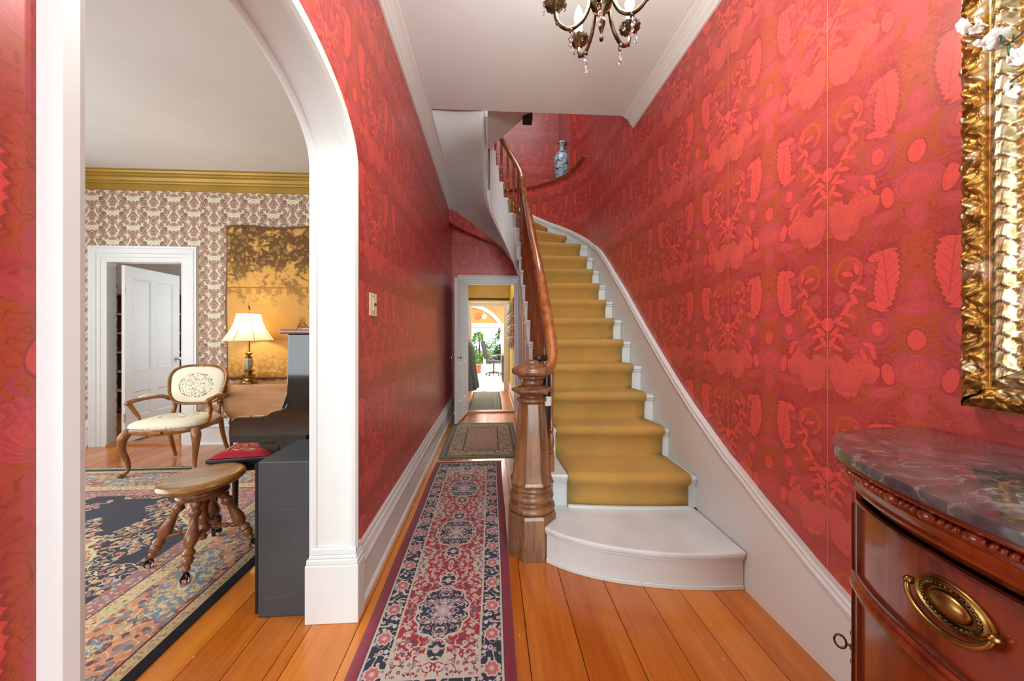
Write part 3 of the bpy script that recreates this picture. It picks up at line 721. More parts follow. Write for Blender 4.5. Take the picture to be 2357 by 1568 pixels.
# passage behind the hall door
QX0, QX1, QY, QH = -.56, .42, 8.1, 2.75
struct(MB().box(QX0-.1, QX0, YE+.1, QY, 0, QH).build('wall_passage_left', M['cream']))
struct(MB().box(QX1, QX1+.1, YE+.1, QY, 0, 1.02).build('wall_passage_right_lower', M['yellow_wall']), 'pale yellow lower wall of the passage')
struct(MB().box(QX1, QX1+.1, YE+.1, QY, 1.02, QH).build('wall_passage_right_upper', M['olive']))
struct(MB().box(QX0, QX1, YE+.1, QY, QH, QH+.1).build('ceiling_passage', M['plaster']))
SX0, SX1, SZ = -.442, .296, 1.93
poly_wall('wall_passage_end', [(QX0-2.2, -.2), (SX0-.01, -.2), (SX0-.01, SZ+.01), (SX1+.01, SZ+.01), (SX1+.01, -.2), (3.0, -.2), (3.0, 3.3), (QX0-2.2, 3.3)], QY, QY+.12, 'Y', M['olive'], 'olive gold wall above the garden room doorway')
mQ = lambda x, z, o: (x, QY-o, z)
struct(MB().sweep([(SX0, 0), (SX0, SZ), (SX1, SZ), (SX1, 0)], casing_prof(.118), mQ).build('trim_13', M['cream']), 'cream casing around the garden room doorway')
struct(MB().box(QX0, QX1, QY-.03, QY, 2.085, 2.11).build('trim_14', M['dark']), 'dark picture rail above the garden room doorway')
struct(MB().sweep([(QX1, YE+.1), (QX1, QY)], [(a, b*.8) for a, b in base], mB).build('baseboard_passage', M['white']))
# garden room
GY, GF, GH = 16.0, -.17, 3.2
poly_wall('wall_garden_far', [(-2.8, GF), (-1.0, GF), (-1.0, 1.62), (.50, 1.62), (.50, GF), (3, GF), (3, GH), (-2.8, GH)], GY, GY+.15, 'Y', M['orange_wall'], 'apricot wall over the garden doors')
struct(MB().box(-2.9, -2.8, QY, GY, GF, GH).build('wall_garden_left', M['orange_wall']))
struct(MB().box(3.0, 3.1, QY, GY, GF, GH).build('wall_garden_right', M['orange_wall']))
struct(MB().box(-2.9, 3.1, QY+.12, GY, GH, GH+.1).build('ceiling_garden_room', M['plaster']))
struct(MB().box(-1.15, .66, GY-.05, GY, 1.60, 1.78).box(.48, .66, GY-.05, GY, GF, 1.6).box(-1.15, -.98, GY-.05, GY, GF, 1.6).build('trim_15', M['white'], bevel=.008), 'white trim around the garden doors')
m = MB(); n = 24
ring = [(-1.0+1.72*math.cos(PI*(.17+.5*i/n)), .92+1.72*math.sin(PI*(.17+.5*i/n))) for i in range(n+1)]+[(-1.0+1.56*math.cos(PI*(.17+.5*i/n)), .92+1.56*math.sin(PI*(.17+.5*i/n))) for i in range(n, -1, -1)]
poly_wall('trim_16', ring, GY-.10, GY-.001, 'Y', M['white'], 'white arched rib on the apricot wall')
for nm, x0, x1 in (('window_1', -1.0, -.285), ('window_2', -.285, .50)):
    w = empty(nm); struct(w, 'glazed garden door, '+('left' if x0 < -.5 else 'right')+' leaf')
    fr = MB(); a = .055
    fr.sbox(x0, x0+a, GY+.02, GY+.08, GF, 1.62).sbox(x1-a, x1, GY+.02, GY+.08, GF, 1.62).sbox(x0+a, x1-a, GY+.02, GY+.08, 1.55, 1.62).sbox(x0+a, x1-a, GY+.02, GY+.08, GF, -.05)
    f = fr.build('window_frame', M['white'], w)
    MB().sbox(x0+a, x1-a, GY+.045, GY+.052, -.05, 1.55).build('pane', M['glass'], f)
# floors: planks one by one
def planks(name, x0, x1, y0, y1, z, width, cuts, label):
    fl = struct(MB().box(x0, x1, y0, y1, z-.08, z-.012).build(name, M['subfloor']), label)
    x = x0; i = 0; rr = random.Random(int(x0*100)+3)
    while x < x1-.02:
        w = min(width*rr.uniform(.82, 1.15), x1-x)
        if x1-x-w < .05: w = x1-x
        ys = [y0]+[y0+(y1-y0)*c+rr.uniform(-.3, .3) for c in cuts[i % len(cuts)]]+[y1]
        for a, b in zip(ys, ys[1:]):
            MB().sbox(x+.0018, x+w-.0018, a+.001, b-.001, z-.014, z).build('plank', M['plank'], fl)
        x += w; i += 1
    return fl
planks('floor', PX+.0, WR, -2.6, YE-.02, 0, .195, [(.4,), (.68,), (.3, .8), (.55,)], 'orange varnished wide pine boards of the hall')
planks('floor_parlor', -5.2, PX, -2.6, PY, 0, .17, [(.55,), (.35, .8), (.7,), (.25,)], 'orange varnished pine boards of the parlor')
planks('floor_passage', QX0, QX1, YE+.1, QY+.06, 0, .14, [(.5,), (.3,), (.7,)], 'pale worn boards of the passage')
planks('floor_back_room', -6.6, -2.9, PY, 6.6, 0, .18, [(.5,), (.3,)], 'pine boards of the room behind the parlor door')
fl = struct(MB().box(-2.8, 3, QY+.06, GY+.2, GF-.1, GF-.008).build('floor_garden_room', M['pale_floor']), 'pale sunlit boards of the garden room')
for i in range(14):
    for j in range(11):
        MB().sbox(-1.4+i*.19+.002, -1.4+(i+1)*.19-.002, QY+.3+j*.7, QY+.3+(j+1)*.7-.004, GF-.008, GF).build('board', M['pale_floor'], fl)
struct(MB().box(-14, 14, GY+.2, 34, GF-.3, GF-.1).build('ground_garden', M['stone']), 'garden ground outside the doors')
# ------------------------------------------------------------ doors
def door(name, loc, rz, w, h, label, knob_x, knob_mat, flip=1):
    d = empty(name, loc, rz); struct(d, label)
    m = MB(); t_ = .036; st = .105
    zs = [(h*.135, h*.285), (h*.40, h*.932)]
    m.sbox(0, st, -t_/2, t_/2, 0, h).sbox(w-st, w, -t_/2, t_/2, 0, h)
    m.sbox(st, w-st, -t_/2, t_/2, 0, zs[0][0]).sbox(st, w-st, -t_/2, t_/2, zs[0][1], zs[1][0]).sbox(st, w-st, -t_/2, t_/2, zs[1][1], h)
    for z0, z1 in zs: m.sbox(w/2-st*.45, w/2+st*.45, -t_/2, t_/2, z0, z1)
    m.build('door_frame', M['white'], d, bevel=.003)
    for z0, z1 in zs:
        for x0, x1 in ((st, w/2-st*.45), (w/2+st*.45, w-st)):
            p = MB().sbox(x0, x1, -.006, .006, z0, z1)
            for sg in (-1, 1):
                p.sweep([(x0, z0), (x1, z0), (x1, z1), (x0, z1)], [(0, 0), (0, .012), (.008, .014), (.016, .006), (.02, 0)], (lambda s: (lambda x, z, o: (x, s*(.006+o), z)))(sg), closed=True)
            p.build('panel', M['white'], d)
    for sg in (-1, 1):
        k = MB().lathe([(.022, 0), (.022, .004), (.01, .006), (.009, .03), (.016, .036), (.024, .048), (.024, .056), (.014, .064), (.001, .066)], (0, 0, 0), 14)
        k.xf(Matrix.Translation((knob_x, sg*t_/2, h*.45)) @ Matrix.Rotation(-sg*PI/2, 4, 'X')); k.build('door_knob', knob_mat, d, smooth=True)
    for z in (h*.14, h*.86):
        MB().lathe([(.008, -.05), (.008, .05)], (-.006, -t_/2, z), 8).build('hinge', M['chrome'], d, smooth=True)
    return d
# parlour door leaf swings into the back room; hall leaf swings towards the camera
door('door_1', (-4.325, 4.46, .012), math.atan2(.82, -.05), .80, 2.10, 'white four panel door standing open behind the armchair', .74, M['chrome'])
door('door_2', (-.385, 5.86, .024), math.atan2(-.78, -.115), .785, 2.08, 'white panelled door standing open against the left hall wall', .725, M['chrome'])
# ============================================================ STAIRCASE
RZ = .205
Lt = {1: (.30, 2.008), 2: (.372, 2.235), 3: (.335, 2.56), 4: (.335, 2.79), 5: (.335, 2.99), 6: (.335, 3.20), 7: (.335, 3.435), 8: (.335, 3.68), 9: (.335, 3.915), 10: (.335, 4.16), 11: (.335, 4.39)}
Rt = {1: (1.272, 1.715), 2: (1.285, 2.145), 3: (1.285, 2.49), 4: (1.285, 2.735), 5: (1.285, 2.965), 6: (1.285, 3.20), 7: (1.285, 3.435), 8: (1.285, 3.68), 9: (1.285, 3.915), 10: (1.285, 4.16), 11: (1.285, 4.41)}
for k in range(12, 19):
    a = 8+19.5*(k-12); Lt[k] = wp(a, .182); Rt[k] = (CO[0]+1.238*math.cos(math.radians(a)), CO[1]+1.238*math.sin(math.radians(a)))
def back(p, q, d):   # shift the line p-q away from the viewer by d (to its left)
    dx, dy = q[0]-p[0], q[1]-p[1]; l = math.hypot(dx, dy); nx, ny = -dy/l, dx/l
    return (p[0]+nx*d, p[1]+ny*d), (q[0]+nx*d, q[1]+ny*d)
stair = empty('staircase', (.8, 2.0, 0))
stair.location = (0, 0, 0)
tag(stair, 'white curving staircase with dark wooden handrail and mustard carpet', 'staircase')
nose1 = [(.301, 2.008), (.36, 1.945), (.43, 1.895), (.522, 1.842), (.60, 1.808), (.678, 1.782), (.76, 1.757), (.831, 1.739), (.93, 1.722), (1.031, 1.714), (1.15, 1.711), (1.282, 1.715)]
base1 = [(.318, 2.018), (.38, 1.965), (.45, 1.918), (.54, 1.872), (.651, 1.83), (.75, 1.803), (.852, 1.781), (.95, 1.764), (1.056, 1.752), (1.16, 1.745), (1.284, 1.742)]
def off_path(P, d):
    out = []
    for i, p in enumerate(P):
        a, b = P[max(i-1, 0)], P[min(i+1, len(P)-1)]; dx, dy = b[0]-a[0], b[1]-a[1]; l = math.hypot(dx, dy); out.append((p[0]-dy/l*d, p[1]+dx/l*d))
    return out
(b2l, b2r) = back(Lt[2], Rt[2], .03)
# bottom step
m = MB(); back1 = [(1.282, b2r[1]+.02), (.372, b2l[1]+.02), (.372, 2.10)]
m.prism(nose1+back1, RZ-.032, RZ).build('tread', M['tread'], stair, bevel=.011, seg=3, label='broad rounded white bottom tread')
MB().prism(off_path(nose1, .012)+back1, RZ-.047, RZ-.032).build('nosing_moulding', M['white'], stair, bevel=.005)
MB().prism(base1+[(1.284, 1.80)]+off_path(base1, .02)[::-1][1:], 0, RZ-.047).build('riser', M['white'], stair)
MB().prism(off_path(base1, -.008)+base1[::-1], 0, .022).build('floor_bead', M['white'], stair, bevel=.003)
for k in range(2, 18):
    z = RZ*k; p, q = Lt[k], Rt[k]; p2, q2 = back(Lt[k+1], Rt[k+1], .045)
    arc = []
    if k >= 11:
        a0 = 8+19.5*(k-12) if k > 11 else 0; a1 = 8+19.5*(k-11)
        arc = [(CO[0]+1.238*math.cos(math.radians(a)), CO[1]+1.238*math.sin(math.radians(a))) for a in (lerp(a0, a1, .25), lerp(a0, a1, .5), lerp(a0, a1, .75))]
    MB().prism([p, q]+arc+[q2, p2], z-.03, z).build('tread', M['tread'], stair, bevel=.010, seg=3)
    r1, r2 = back(p, q, .012)
    n1, n2 = back(p, q, .05)
    MB().prism([r1, r2, n2, n1], z-.045, z-.03).build('nosing_moulding', M['white'], stair, bevel=.004)
    r1, r2 = back(p, q, .03); s1, s2 = back(p, q, .048)
    e = .02 if k < 12 else 0
    r1 = (r1[0]+e, r1[1]); s1 = (s1[0]+e, s1[1])
    MB().prism([r1, r2, s2, s1], z-RZ, z-.03).build('riser', M['white'], stair)
# outer string and under-stair panelling, stepped top
st = [(2.30, 0)]
for k in range(2, 12):
    y = Lt[k][1]+.0335; 
    st += [(max(y, 2.30), RZ*(k-1)-.02 if k > 2 else RZ), (max(y, 2.30), RZ*k-.032)]
st = st+[(4.46, RZ*11-.032), (4.46, 0)]
MB().prism(st, .357, .40, 'X').build('outer_string', M['white'], stair, bevel=0, label='white panelled side under the steps')
for i, y in enumerate([2.62, 2.95, 3.28, 3.61, 3.94, 4.25]):
    h = interp(y, [(2.3, .2), (4.4, 2.0)])-.12
    MB().sbox(.345, .357, y, y+.07, 0, h).sbox(.349, .357, y+.10, y+.115, 0, h).build('panel_strip', M['cream'], stair, bevel=.003)
# scrolled brackets on the string
for k in range(3, 12):
    y0 = Lt[k][1]+.02; z = RZ*k-.045
    sc = [(y0, z), (y0+.20, z), (y0+.19, z-.03), (y0+.15, z-.045), (y0+.11, z-.04), (y0+.075, z-.07), (y0+.03, z-.10), (y0, z-.105)]
    MB().prism(sc, .347, .357, 'X').build('bracket', M['white'], stair, bevel=.002)
# string around the well
m = MB(); vs = []; N = 36
for i in range(N+1):
    a = 180*i/N
    k = 11 if a < 8 else 12+int((a-8)//19.5); zt = min(RZ*k-.03, 3.66)
    for r in (.200, .17):
        vs.append(wp(a, r)+(interp(a, SB)-.004,)); vs.append(wp(a, r)+(zt,))
fs = []
for i in range(N):
    b = i*4; c = b+4
    fs += [(b, c, c+1, b+1), (b+2, b+3, c+3, c+2), (b+1, c+1, c+3, b+3), (b, b+2, c+2, c)]
m.add(vs, fs).build('well_string', M['white'], stair, smooth=True, ang=50)
m = MB(); m.tube([wp(a, .203)+(interp(a, SB)+.005,) for a in range(0, 181, 6)], .010, 8); m.build('string_bead', M['white'], stair, smooth=True)
MB().sbox(-.05, -.03, 3.2, 4.45, 3.25, 3.69).build('landing_fascia', M['white'], stair, bevel=.003)
# wall skirt (board + cap moulding) along the right wall and round the curve
sk = [(1.0, .288), (1.1, .305), (1.2, .335), (1.35, .395), (1.508, .469), (1.63, .525), (1.748, .587), (1.88, .648), (2.005, .722), (2.2, .838), (2.392, .966), (2.67, 1.17), (2.957, 1.389), (3.15, 1.545), (3.348, 1.704), (3.6, 1.89), (3.855, 2.085), (4.0, 2.19), (4.17, 2.30), (4.31, 2.375), (4.45, 2.435)]
low = [(4.45, 2.0), (2.6, .45), (1.80, .0), (1.0, 0)]
MB().prism([(y, z-.03) for y, z in sk]+low, WR-.022, WR-.001, 'X').build('skirt_board', M['white'], stair)
capp = [(0, 0), (0, .026), (-.010, .032), (-.018, .024), (-.026, .03), (-.036, .034), (-.048, .024), (-.056, .026), (-.06, .0)]
MB().sweep(sk, capp, lambda y, z, o: (WR-.001-o, y, z)).build('skirt_cap', M['white'], stair, smooth=True, ang=30)
ST = [(0, 2.435), (16, 2.629), (31, 2.815), (48, 3.003), (63, 3.181), (80, 3.405), (110, 3.55)]
vs = []
angs = list(range(0, 112, 4))
prof2 = [(0, -.42), (.020, -.42), (.020, -.06), (.03, -.056), (.028, -.046), (.036, -.036), (.03, -.026), (.032, -.012), (.026, 0), (0, 0)]
for a in angs:
    z = interp(a, ST)
    for o_, dz in prof2: r = RO-.001-o_; vs.append((CO[0]+r*math.cos(math.radians(a)), CO[1]+r*math.sin(math.radians(a)), z+dz))
n = len(prof2); fs = [(i*n+k, i*n+(k+1) % n, (i+1)*n+(k+1) % n, (i+1)*n+k) for i in range(len(angs)-1) for k in range(n)]
MB().add(vs, fs+[list(range(n))]).build('skirt_board', M['white'], stair, smooth=True, ang=30)
# handrail
rail = [(.262, 2.16, 1.085), (.32, 2.185, 1.08), (.375, 2.235, 1.105), (.40, 2.32, 1.22), (.395, 2.45, 1.40), (.39, 2.78, 1.76), (.39, 3.3, 2.2), (.39, 3.9, 2.74), (.39, 4.41, 3.2)]
RAILA = [(0, 3.24), (15, 3.34), (45, 3.53), (70, 3.70), (95, 3.88), (120, 4.07), (150, 4.25), (180, 4.40)]
rail += [wp(a, .235)+(interp(a, RAILA),) for a in (15, 30, 45, 60, 75, 95, 120, 150, 180)]+[(-.08, 4.2, 4.5), (-.08, 3.3, 4.55)]
rp = smooth_path(rail, 5)
shape = [(-.036, -.006), (-.030, -.020), (-.018, -.034), (.018, -.034), (.030, -.020), (.036, -.006), (.034, .010), (.022, .024), (0, .030), (-.022, .024), (-.034, .010)]
vs = []; n = len(shape)
for i, p in enumerate(rp):
    d = (rp[min(i+1, len(rp)-1)]-rp[max(0, i-1)]).normalized(); h = Vector((d.x, d.y, 0)); h = h.normalized() if h.length > 1e-4 else Vector((0, 1, 0))
    side = Vector((h.y, -h.x, 0)); up = side.cross(d).normalized()
    if up.z < 0: up = -up
    for a, b in shape: vs.append(p+side*a+up*b)
fs = [(i*n+k, i*n+(k+1) % n, (i+1)*n+(k+1) % n, (i+1)*n+k) for i in range(len(rp)-1) for k in range(n)]+[list(range(n)), [(len(rp)-1)*n+k for k in range(n)]]
MB().add(vs, fs).build('handrail', M['rail'], stair, smooth=True, ang=60)
# balusters
bp = [(.021, 0), (.021, .14), (.014, .146), (.019, .155), (.019, .165), (.013, .172), (.016, .19), (.021, .225), (.020, .26), (.013, .31), (.012, .325), (.018, .335), (.018, .345), (.012, .355), (.0125, .45), (.015, .58), (.0165, .70), (.015, .80), (.012, .86), (.016, .87), (.016, .88), (.011, .89), (.012, 1.0)]
bproto = MB().lathe(bp, seg=10).build('baluster', M['baluster'], stair, smooth=True, ang=35)
first = [True]
def baluster(x, y, z0, z1):
    o = bproto if first[0] else bproto.copy()
    if not first[0]: COL.objects.link(o)
    first[0] = False; o.location = (x, y, z0); o.scale = (1, 1, z1-z0)
RY = [(r[1], r[2]) for r in rail[3:9]]
for k in range(2, 12):
    for d in ((.065, .19) if k == 2 else (.045, .165) if k < 11 else (.03,)):
        y = Lt[k][1]+d
        baluster(.392, y, RZ*k, interp(y, RY)-.03)
for i, a in enumerate((14, 34, 54, 74, 94, 114, 136, 158)):
    k = 12+int((a-8)//19.5); x, y = wp(a, .235)
    baluster(x, y, min(RZ*k, 3.69), interp(a, RAILA)-.03)
for y in (4.3, 4.12, 3.94, 3.76, 3.58, 3.4): baluster(-.08, y, 3.69, 4.5)
# newel post
NX, NY = .247, 2.152
nw = empty('newel_post', (NX, NY, 0), parent=stair); nw['label'] = 'stout octagonal newel post with turned flat cap'
octp = lambda r: r
def octl(prof, name, mat=M['newel'], seg=8, smooth=False, bev=.003, ph=PI/8):
    if smooth: prof = [(max(.001, q.x), q.z) for q in smooth_path([(r, 0, z) for r, z in prof], 3)]
    return MB().lathe(prof, seg=seg, ph=ph).build(name, mat, nw, smooth=smooth, ang=40, bevel=bev)
octl([(.150, 0), (.150, .235), (.142, .25), (.142, .252)], 'newel_base', ph=PI/8)
octl([(.125, .25), (.138, .262), (.140, .275), (.132, .29), (.118, .297), (.112, .31), (.126, .318), (.132, .335), (.127, .352), (.112, .36), (.108, .372), (.118, .378), (.121, .39), (.116, .40), (.112, .405)], 'turned_ring', seg=32, smooth=True, bev=0)
octl([(.120, .405), (.138, .418), (.138, .424), (.126, .435), (.120, .47), (.083, .885), (.080, .89)], 'octagonal_shaft')
octl([(.072, .888), (.088, .897), (.090, .908), (.084, .918), (.074, .922), (.070, .93), (.086, .94), (.118, .958), (.123, .966), (.120, .974), (.09, .985), (.072, .992), (.058, 1.0), (.054, 1.02), (.064, 1.03), (.082, 1.036), (.084, 1.048), (.112, 1.058), (.121, 1.072), (.120, 1.086), (.108, 1.100), (.092, 1.106), (.088, 1.112), (.06, 1.122), (.045, 1.128), (.040, 1.136), (.022, 1.142), (.001, 1.144)], 'newel_cap', seg=40, smooth=True, bev=0)
# ---- stair carpet: rows of points across the runner, draped over the nosings
cp = empty('stair_carpet', (0, 0, 0)); 
def cx(k):
    if k == 2: return (.485, 1.235)
    if k == 3: return (.47, 1.240)
    if k == 4: return (.46, 1.215)
    return (.455, 1.205)
def line_pts(k, d, NSEG=6):
    p, q = back(Lt[k], Rt[k], d)
    if k < 12:
        a, b = cx(k); f = lambda x: (x-p[0])/(q[0]-p[0])
        f0, f1 = f(a), f(b)
    else: f0, f1 = .13, .885
    out = []
    for i in range(NSEG+1):
        t_ = lerp(f0, f1, i/NSEG); x, y = lerp(p[0], q[0], t_), lerp(p[1], q[1], t_)
        if k == 2: y -= .018*math.sin(PI*t_)
        out.append((x, y))
    return out
rows = []
for k in range(2, 18):
    z0 = RZ*(k-1); z = RZ*k
    for d, zz in ((.027, z0+(.012 if k > 2 else .0)), (.024, z0+.06), (.022, z-.06), (-.006, z-.038), (-.016, z-.022), (-.016, z-.006), (-.009, z+.008), (.006, z+.015), (.03, z+.014)):
        rows.append([(x, y, zz) for x, y in line_pts(k, d)])
    nxt = [(x, y, z+.013) for x, y in line_pts(k+1, .005)]
    cur = rows[-1]
    for t_ in (.4, .8): rows.append([tuple(lerp(a[i], b[i], t_) for i in range(3)) for a, b in zip(cur, nxt)])
vs = [p for r in rows for p in r]; n = 7
fs = [(i*n+j, i*n+j+1, (i+1)*n+j+1, (i+1)*n+j) for i in range(len(rows)-1) for j in range(n-1)]
c = MB().add(vs, fs).build('stair_carpet', M['carpet'], smooth='all')
bpy.data.objects.remove(cp)
c.name = 'stair_carpet'; tag(c, 'mustard gold wool carpet running up the white stairs', 'carpet')
s_ = c.modifiers.new('s', 'SOLIDIFY'); s_.thickness = .014; s_.offset = 0
MB().prism(line_pts(2, -.006)+line_pts(2, .016)[::-1], RZ, RZ+.020).build('carpet_strip', M['white'], stair, bevel=.003)
# niche rail
nr = smooth_path([(CO[0]+1.245*math.cos(math.radians(a)), CO[1]+1.245*math.sin(math.radians(a)), z) for a, z in ((14, 3.715), (19, 3.69), (26, 3.655), (34, 3.625), (44, 3.612), (60, 3.608), (80, 3.606), (100, 3.606), (120, 3.606), (140, 3.606))], 4)
o = MB().tube(nr, .022, 10, sy=.7).build('niche_rail', M['rail'], smooth=True); tag(o, 'curved dark wooden ledge rail on the stairwell wall below the vase', 'rail')
# bracket stub on the plaster by the well, and dark block on the upper soffit
o = MB().sbox(-.145, -.035, 4.40, 4.50, 3.385, 3.445).build('rail_stub', M['rail'], bevel=.006); tag(o, 'short brown handrail end poking out of the plaster beside the stairwell', 'handrail end')
o = MB().prism([(.335, 3.585), (.425, 3.585), (.425, 3.49), (.33, 3.49), (.33, 3.53)], 3.62, 3.72, 'Y').build('dark_block', M['dark'], bevel=.003); tag(o, 'small black bracket under the upper soffit of the stairwell', 'bracket')
# ============================================================ OBJECTS
def rug(name, x0, x1, y0, y1, mat, label, z=.0, th=.008, cat='rug', group=None, amp=.002):
    cx_, cy_ = (x0+x1)/2, (y0+y1)/2; hw, hl = (x1-x0)/2, (y1-y0)/2
    m = MB(); nx, ny = 14, 50; vs = []; uv = []
    for i in range(nx+1):
        for j in range(ny+1):
            x, y = lerp(-hw, hw, i/nx), lerp(-hl, hl, j/ny)
            w = .004*mnoise.noise(Vector((y*1.7, i*.1, hw)))
            vs.append((x+w, y, th+amp*mnoise.noise(Vector((x*2, y*2, 1)))*(1 if 0 < i < nx and 0 < j < ny else 0))); uv.append((x, y))
    fs = [(i*(ny+1)+j, (i+1)*(ny+1)+j, (i+1)*(ny+1)+j+1, i*(ny+1)+j+1) for i in range(nx) for j in range(ny)]
    o = m.add(vs, fs, uv).build(name, mat, smooth='all'); o.location = (cx_, cy_, z)
    s = o.modifiers.new('s', 'SOLIDIFY'); s.thickness = th-.001; s.offset = -1
    tag(o, label, cat, group); return o
def fringe(parent, hw, y, n, L, mat, sgn=1):
    m = MB(); r = random.Random(5)
    for i in range(n):
        x = lerp(-hw, hw, (i+.5)/n); dx = r.uniform(-.012, .012)
        m.tube([(x, y, .006), (x+dx*.5, y+sgn*L*.5, .006), (x+dx*2, y+sgn*L*r.uniform(.7, 1.1), .003)], [.003, .0045, .002], 5)
    o = m.build('fringe', mat, parent, smooth='all', label='cream knotted fringe'); o['kind'] = 'stuff'
M['fringe'] = simple('cream_cotton_fringe', rgb(226, 216, 190), .9)
r1 = rug('runner_rug', -.548, .100, 1.21, 3.63, runner_mat(.324, 1.21, .66, .58), 'long narrow red and navy patterned runner on the hall floor')
fringe(r1, .325, 1.208, 90, .025, M['fringe'])
rug('door_mat_rug', -.545, .315, 3.74, 5.20, mat_rug_mat(.43, .73), 'small green edged beige patterned rug before the passage door')
rug('passage_rug', -.392, .195, 6.02, 8.0, grey_rug_mat(.293, .99), 'grey green rug on the passage floor beyond the white door')
r2 = rug('persian_rug', -4.15, -1.33, -.5, 3.62, big_rug_mat(1.41, 2.06), 'large navy floral rug with peach and blue borders in the parlor', amp=.001)
fringe(r2, 1.40, 2.06, 240, .06, M['fringe'])
# ------------------------------------------------------------ armchair
def sweep3(path, shape, closed=False):
    pts = [Vector(p) for p in path]; vs = []; n = len(shape)
    return pts
def arm_chair():
    c = empty('armchair', (-3.05, 3.68, .0085), math.radians(7))
    tag(c, 'carved walnut armchair with cream floral needlepoint seat and back', 'armchair')
    W_ = M['walnut']
    # seat frame + rail (front is -y)
    def outline(s=1.0, n=44):
        out = []
        for i in range(n):
            a = 2*PI*i/n; ca, sa = math.cos(a), math.sin(a)
            x = math.copysign(abs(ca)**.42, ca)*.305*s; y = math.copysign(abs(sa)**.42, sa)*.25*s
            x *= 1-.13*(y/.255 if y > 0 else 0)+(.03*(-y/.255) if y < 0 else 0)
            if y < 0: y -= .03*(1-(x/.33)**2)
            out.append((x, y))
        return out
    m = MB(); n = 44; vs = []
    for s, z in ((.97, .375), (1.0, .385), (1.005, .41), (.985, .425), (.9, .425), (.9, .375)):
        vs += [(x, y, z-(.02*math.cos(x*18)*0 if y > 0 else .012*math.cos(x/.315*PI*1.0))*(1 if z < .4 else 0)) for x, y in outline(s, n)]
    fs = [(j*n+i, j*n+(i+1) % n, ((j+1) % 6)*n+(i+1) % n, ((j+1) % 6)*n+i) for j in range(6) for i in range(n)]
    m.add(vs, fs)
    for dx in (-.03, -.015, 0, .015, .03): m.ball((dx, -.292+abs(dx)*.1, .395), .014, 1, .6, 1, 8, 5)
    m.build('seat_frame', W_, c, smooth=True, ang=50)
    m = MB(); vs = []; uv = []
    prof = [(.97, .425), (.985, .44), (.965, .46), (.88, .478), (.6, .492), (.3, .497), (.02, .498)]
    for s, z in prof:
        for x, y in outline(s, n): vs.append((x, y, z)); uv.append((x, y*.8))
    fs = [(j*n+i, j*n+(i+1) % n, (j+1)*n+(i+1) % n, (j+1)*n+i) for j in range(len(prof)-1) for i in range(n)]+[[len(prof)*n-n+i for i in range(n)]]
    m.add(vs, fs, uv).build('seat', M['chair_cloth'], c, smooth='all')
    m = MB()
    for i, (x, y) in enumerate(outline(.992, 110)): m.ball((x, y, .432), .0042, seg=5, rings=3)
    m.build('nail_trim', M['brass'], c, smooth='all')['kind'] = 'stuff'
    # cabriole front legs
    for sx in (-1, 1):
        P = smooth_path([(sx*.262, -.212, .405), (sx*.290, -.240, .350), (sx*.290, -.245, .25), (sx*.268, -.222, .14), (sx*.262, -.218, .06), (sx*.280, -.248, .022), (sx*.290, -.264, .012)], 4)
        R = [interp(i/(len(P)-1), [(0, .036), (.16, .040), (.35, .026), (.6, .017), (.78, .014), (.9, .02), (1, .016)]) for i in range(len(P))]
        m = MB().tube(P, R, 10); m.ball((sx*.287, -.250, .36), .02, 1, 1, 1.4, 8, 6); m.ball((sx*.291, -.268, .022), .020, 1, 1, .9, 8, 6); m.build('leg', W_, c, smooth='all')
        P = smooth_path([(sx*.235, .225, .41), (sx*.24, .245, .26), (sx*.245, .30, .10), (sx*.25, .335, .008)], 4)
        MB().tube(P, [lerp(.024, .015, i/(len(P)-1)) for i in range(len(P))], 8).build('leg', W_, c, smooth='all')
        # arm with support, scroll end and pad
        P = smooth_path([(sx*.245, .255, .62), (sx*.275, .20, .655), (sx*.30, .08, .665), (sx*.315, -.06, .662), (sx*.325, -.12, .655), (sx*.33, -.145, .635)], 4)
        m = MB().tube(P, [interp(i/(len(P)-1), [(0, .02), (.5, .018), (.9, .024), (1, .018)]) for i in range(len(P))], 8)
        m.ball((sx*.328, -.135, .645), .027, 1, 1, .8, 10, 6)
        P = smooth_path([(sx*.325, -.125, .64), (sx*.318, -.085, .57), (sx*.298, -.06, .50), (sx*.290, -.085, .44), (sx*.286, -.09, .40)], 4)
        m.tube(P, [interp(i/(len(P)-1), [(0, .020), (.5, .016), (.8, .024), (1, .028)]) for i in range(len(P))], 8)
        m.build('arm', W_, c, smooth='all')
        P = smooth_path([(sx*.290, .13, .683), (sx*.302, .05, .688), (sx*.312, -.03, .683)], 4)
        MB().tube(P, [interp(i/(len(P)-1), [(0, .010), (.3, .021), (.7, .021), (1, .010)]) for i in range(len(P))], 8, sy=.7).build('arm_pad', M['chair_cloth'], c, smooth='all')
        P = [(sx*.215, .225, .41), (sx*.205, .25, .52), (sx*.20, .262, .58)]
        MB().tube(P, .020, 8).build('back_post', W_, c, smooth='all')
    # back: cartouche frame, tilted
    def cart(s, n=48):
        out = []
        for i in range(n):
            a = 2*PI*i/n; ca, sa = math.cos(a), math.sin(a)
            x = math.copysign(abs(ca)**.52, ca)*.265*s; z = math.copysign(abs(sa)**.62, sa)*.197*s
            x *= 1+.10*(z/.185); z += .025*(1-(x/.27)**2) if z > 0 else 0
            out.append((x, z))
        return out
    tilt = Matrix.Translation((0, .268, .75)) @ Matrix.Rotation(math.radians(-13), 4, 'X')
    m = MB(); vs = []; nn = 48; sh = [(1.0, -.0), (1.015, -.016), (.985, -.026), (.93, -.022), (.90, -.010), (.90, .016), (.98, .020), (1.01, .012)]
    for s, y in sh: vs += [(x, y, z) for x, z in cart(s, nn)]
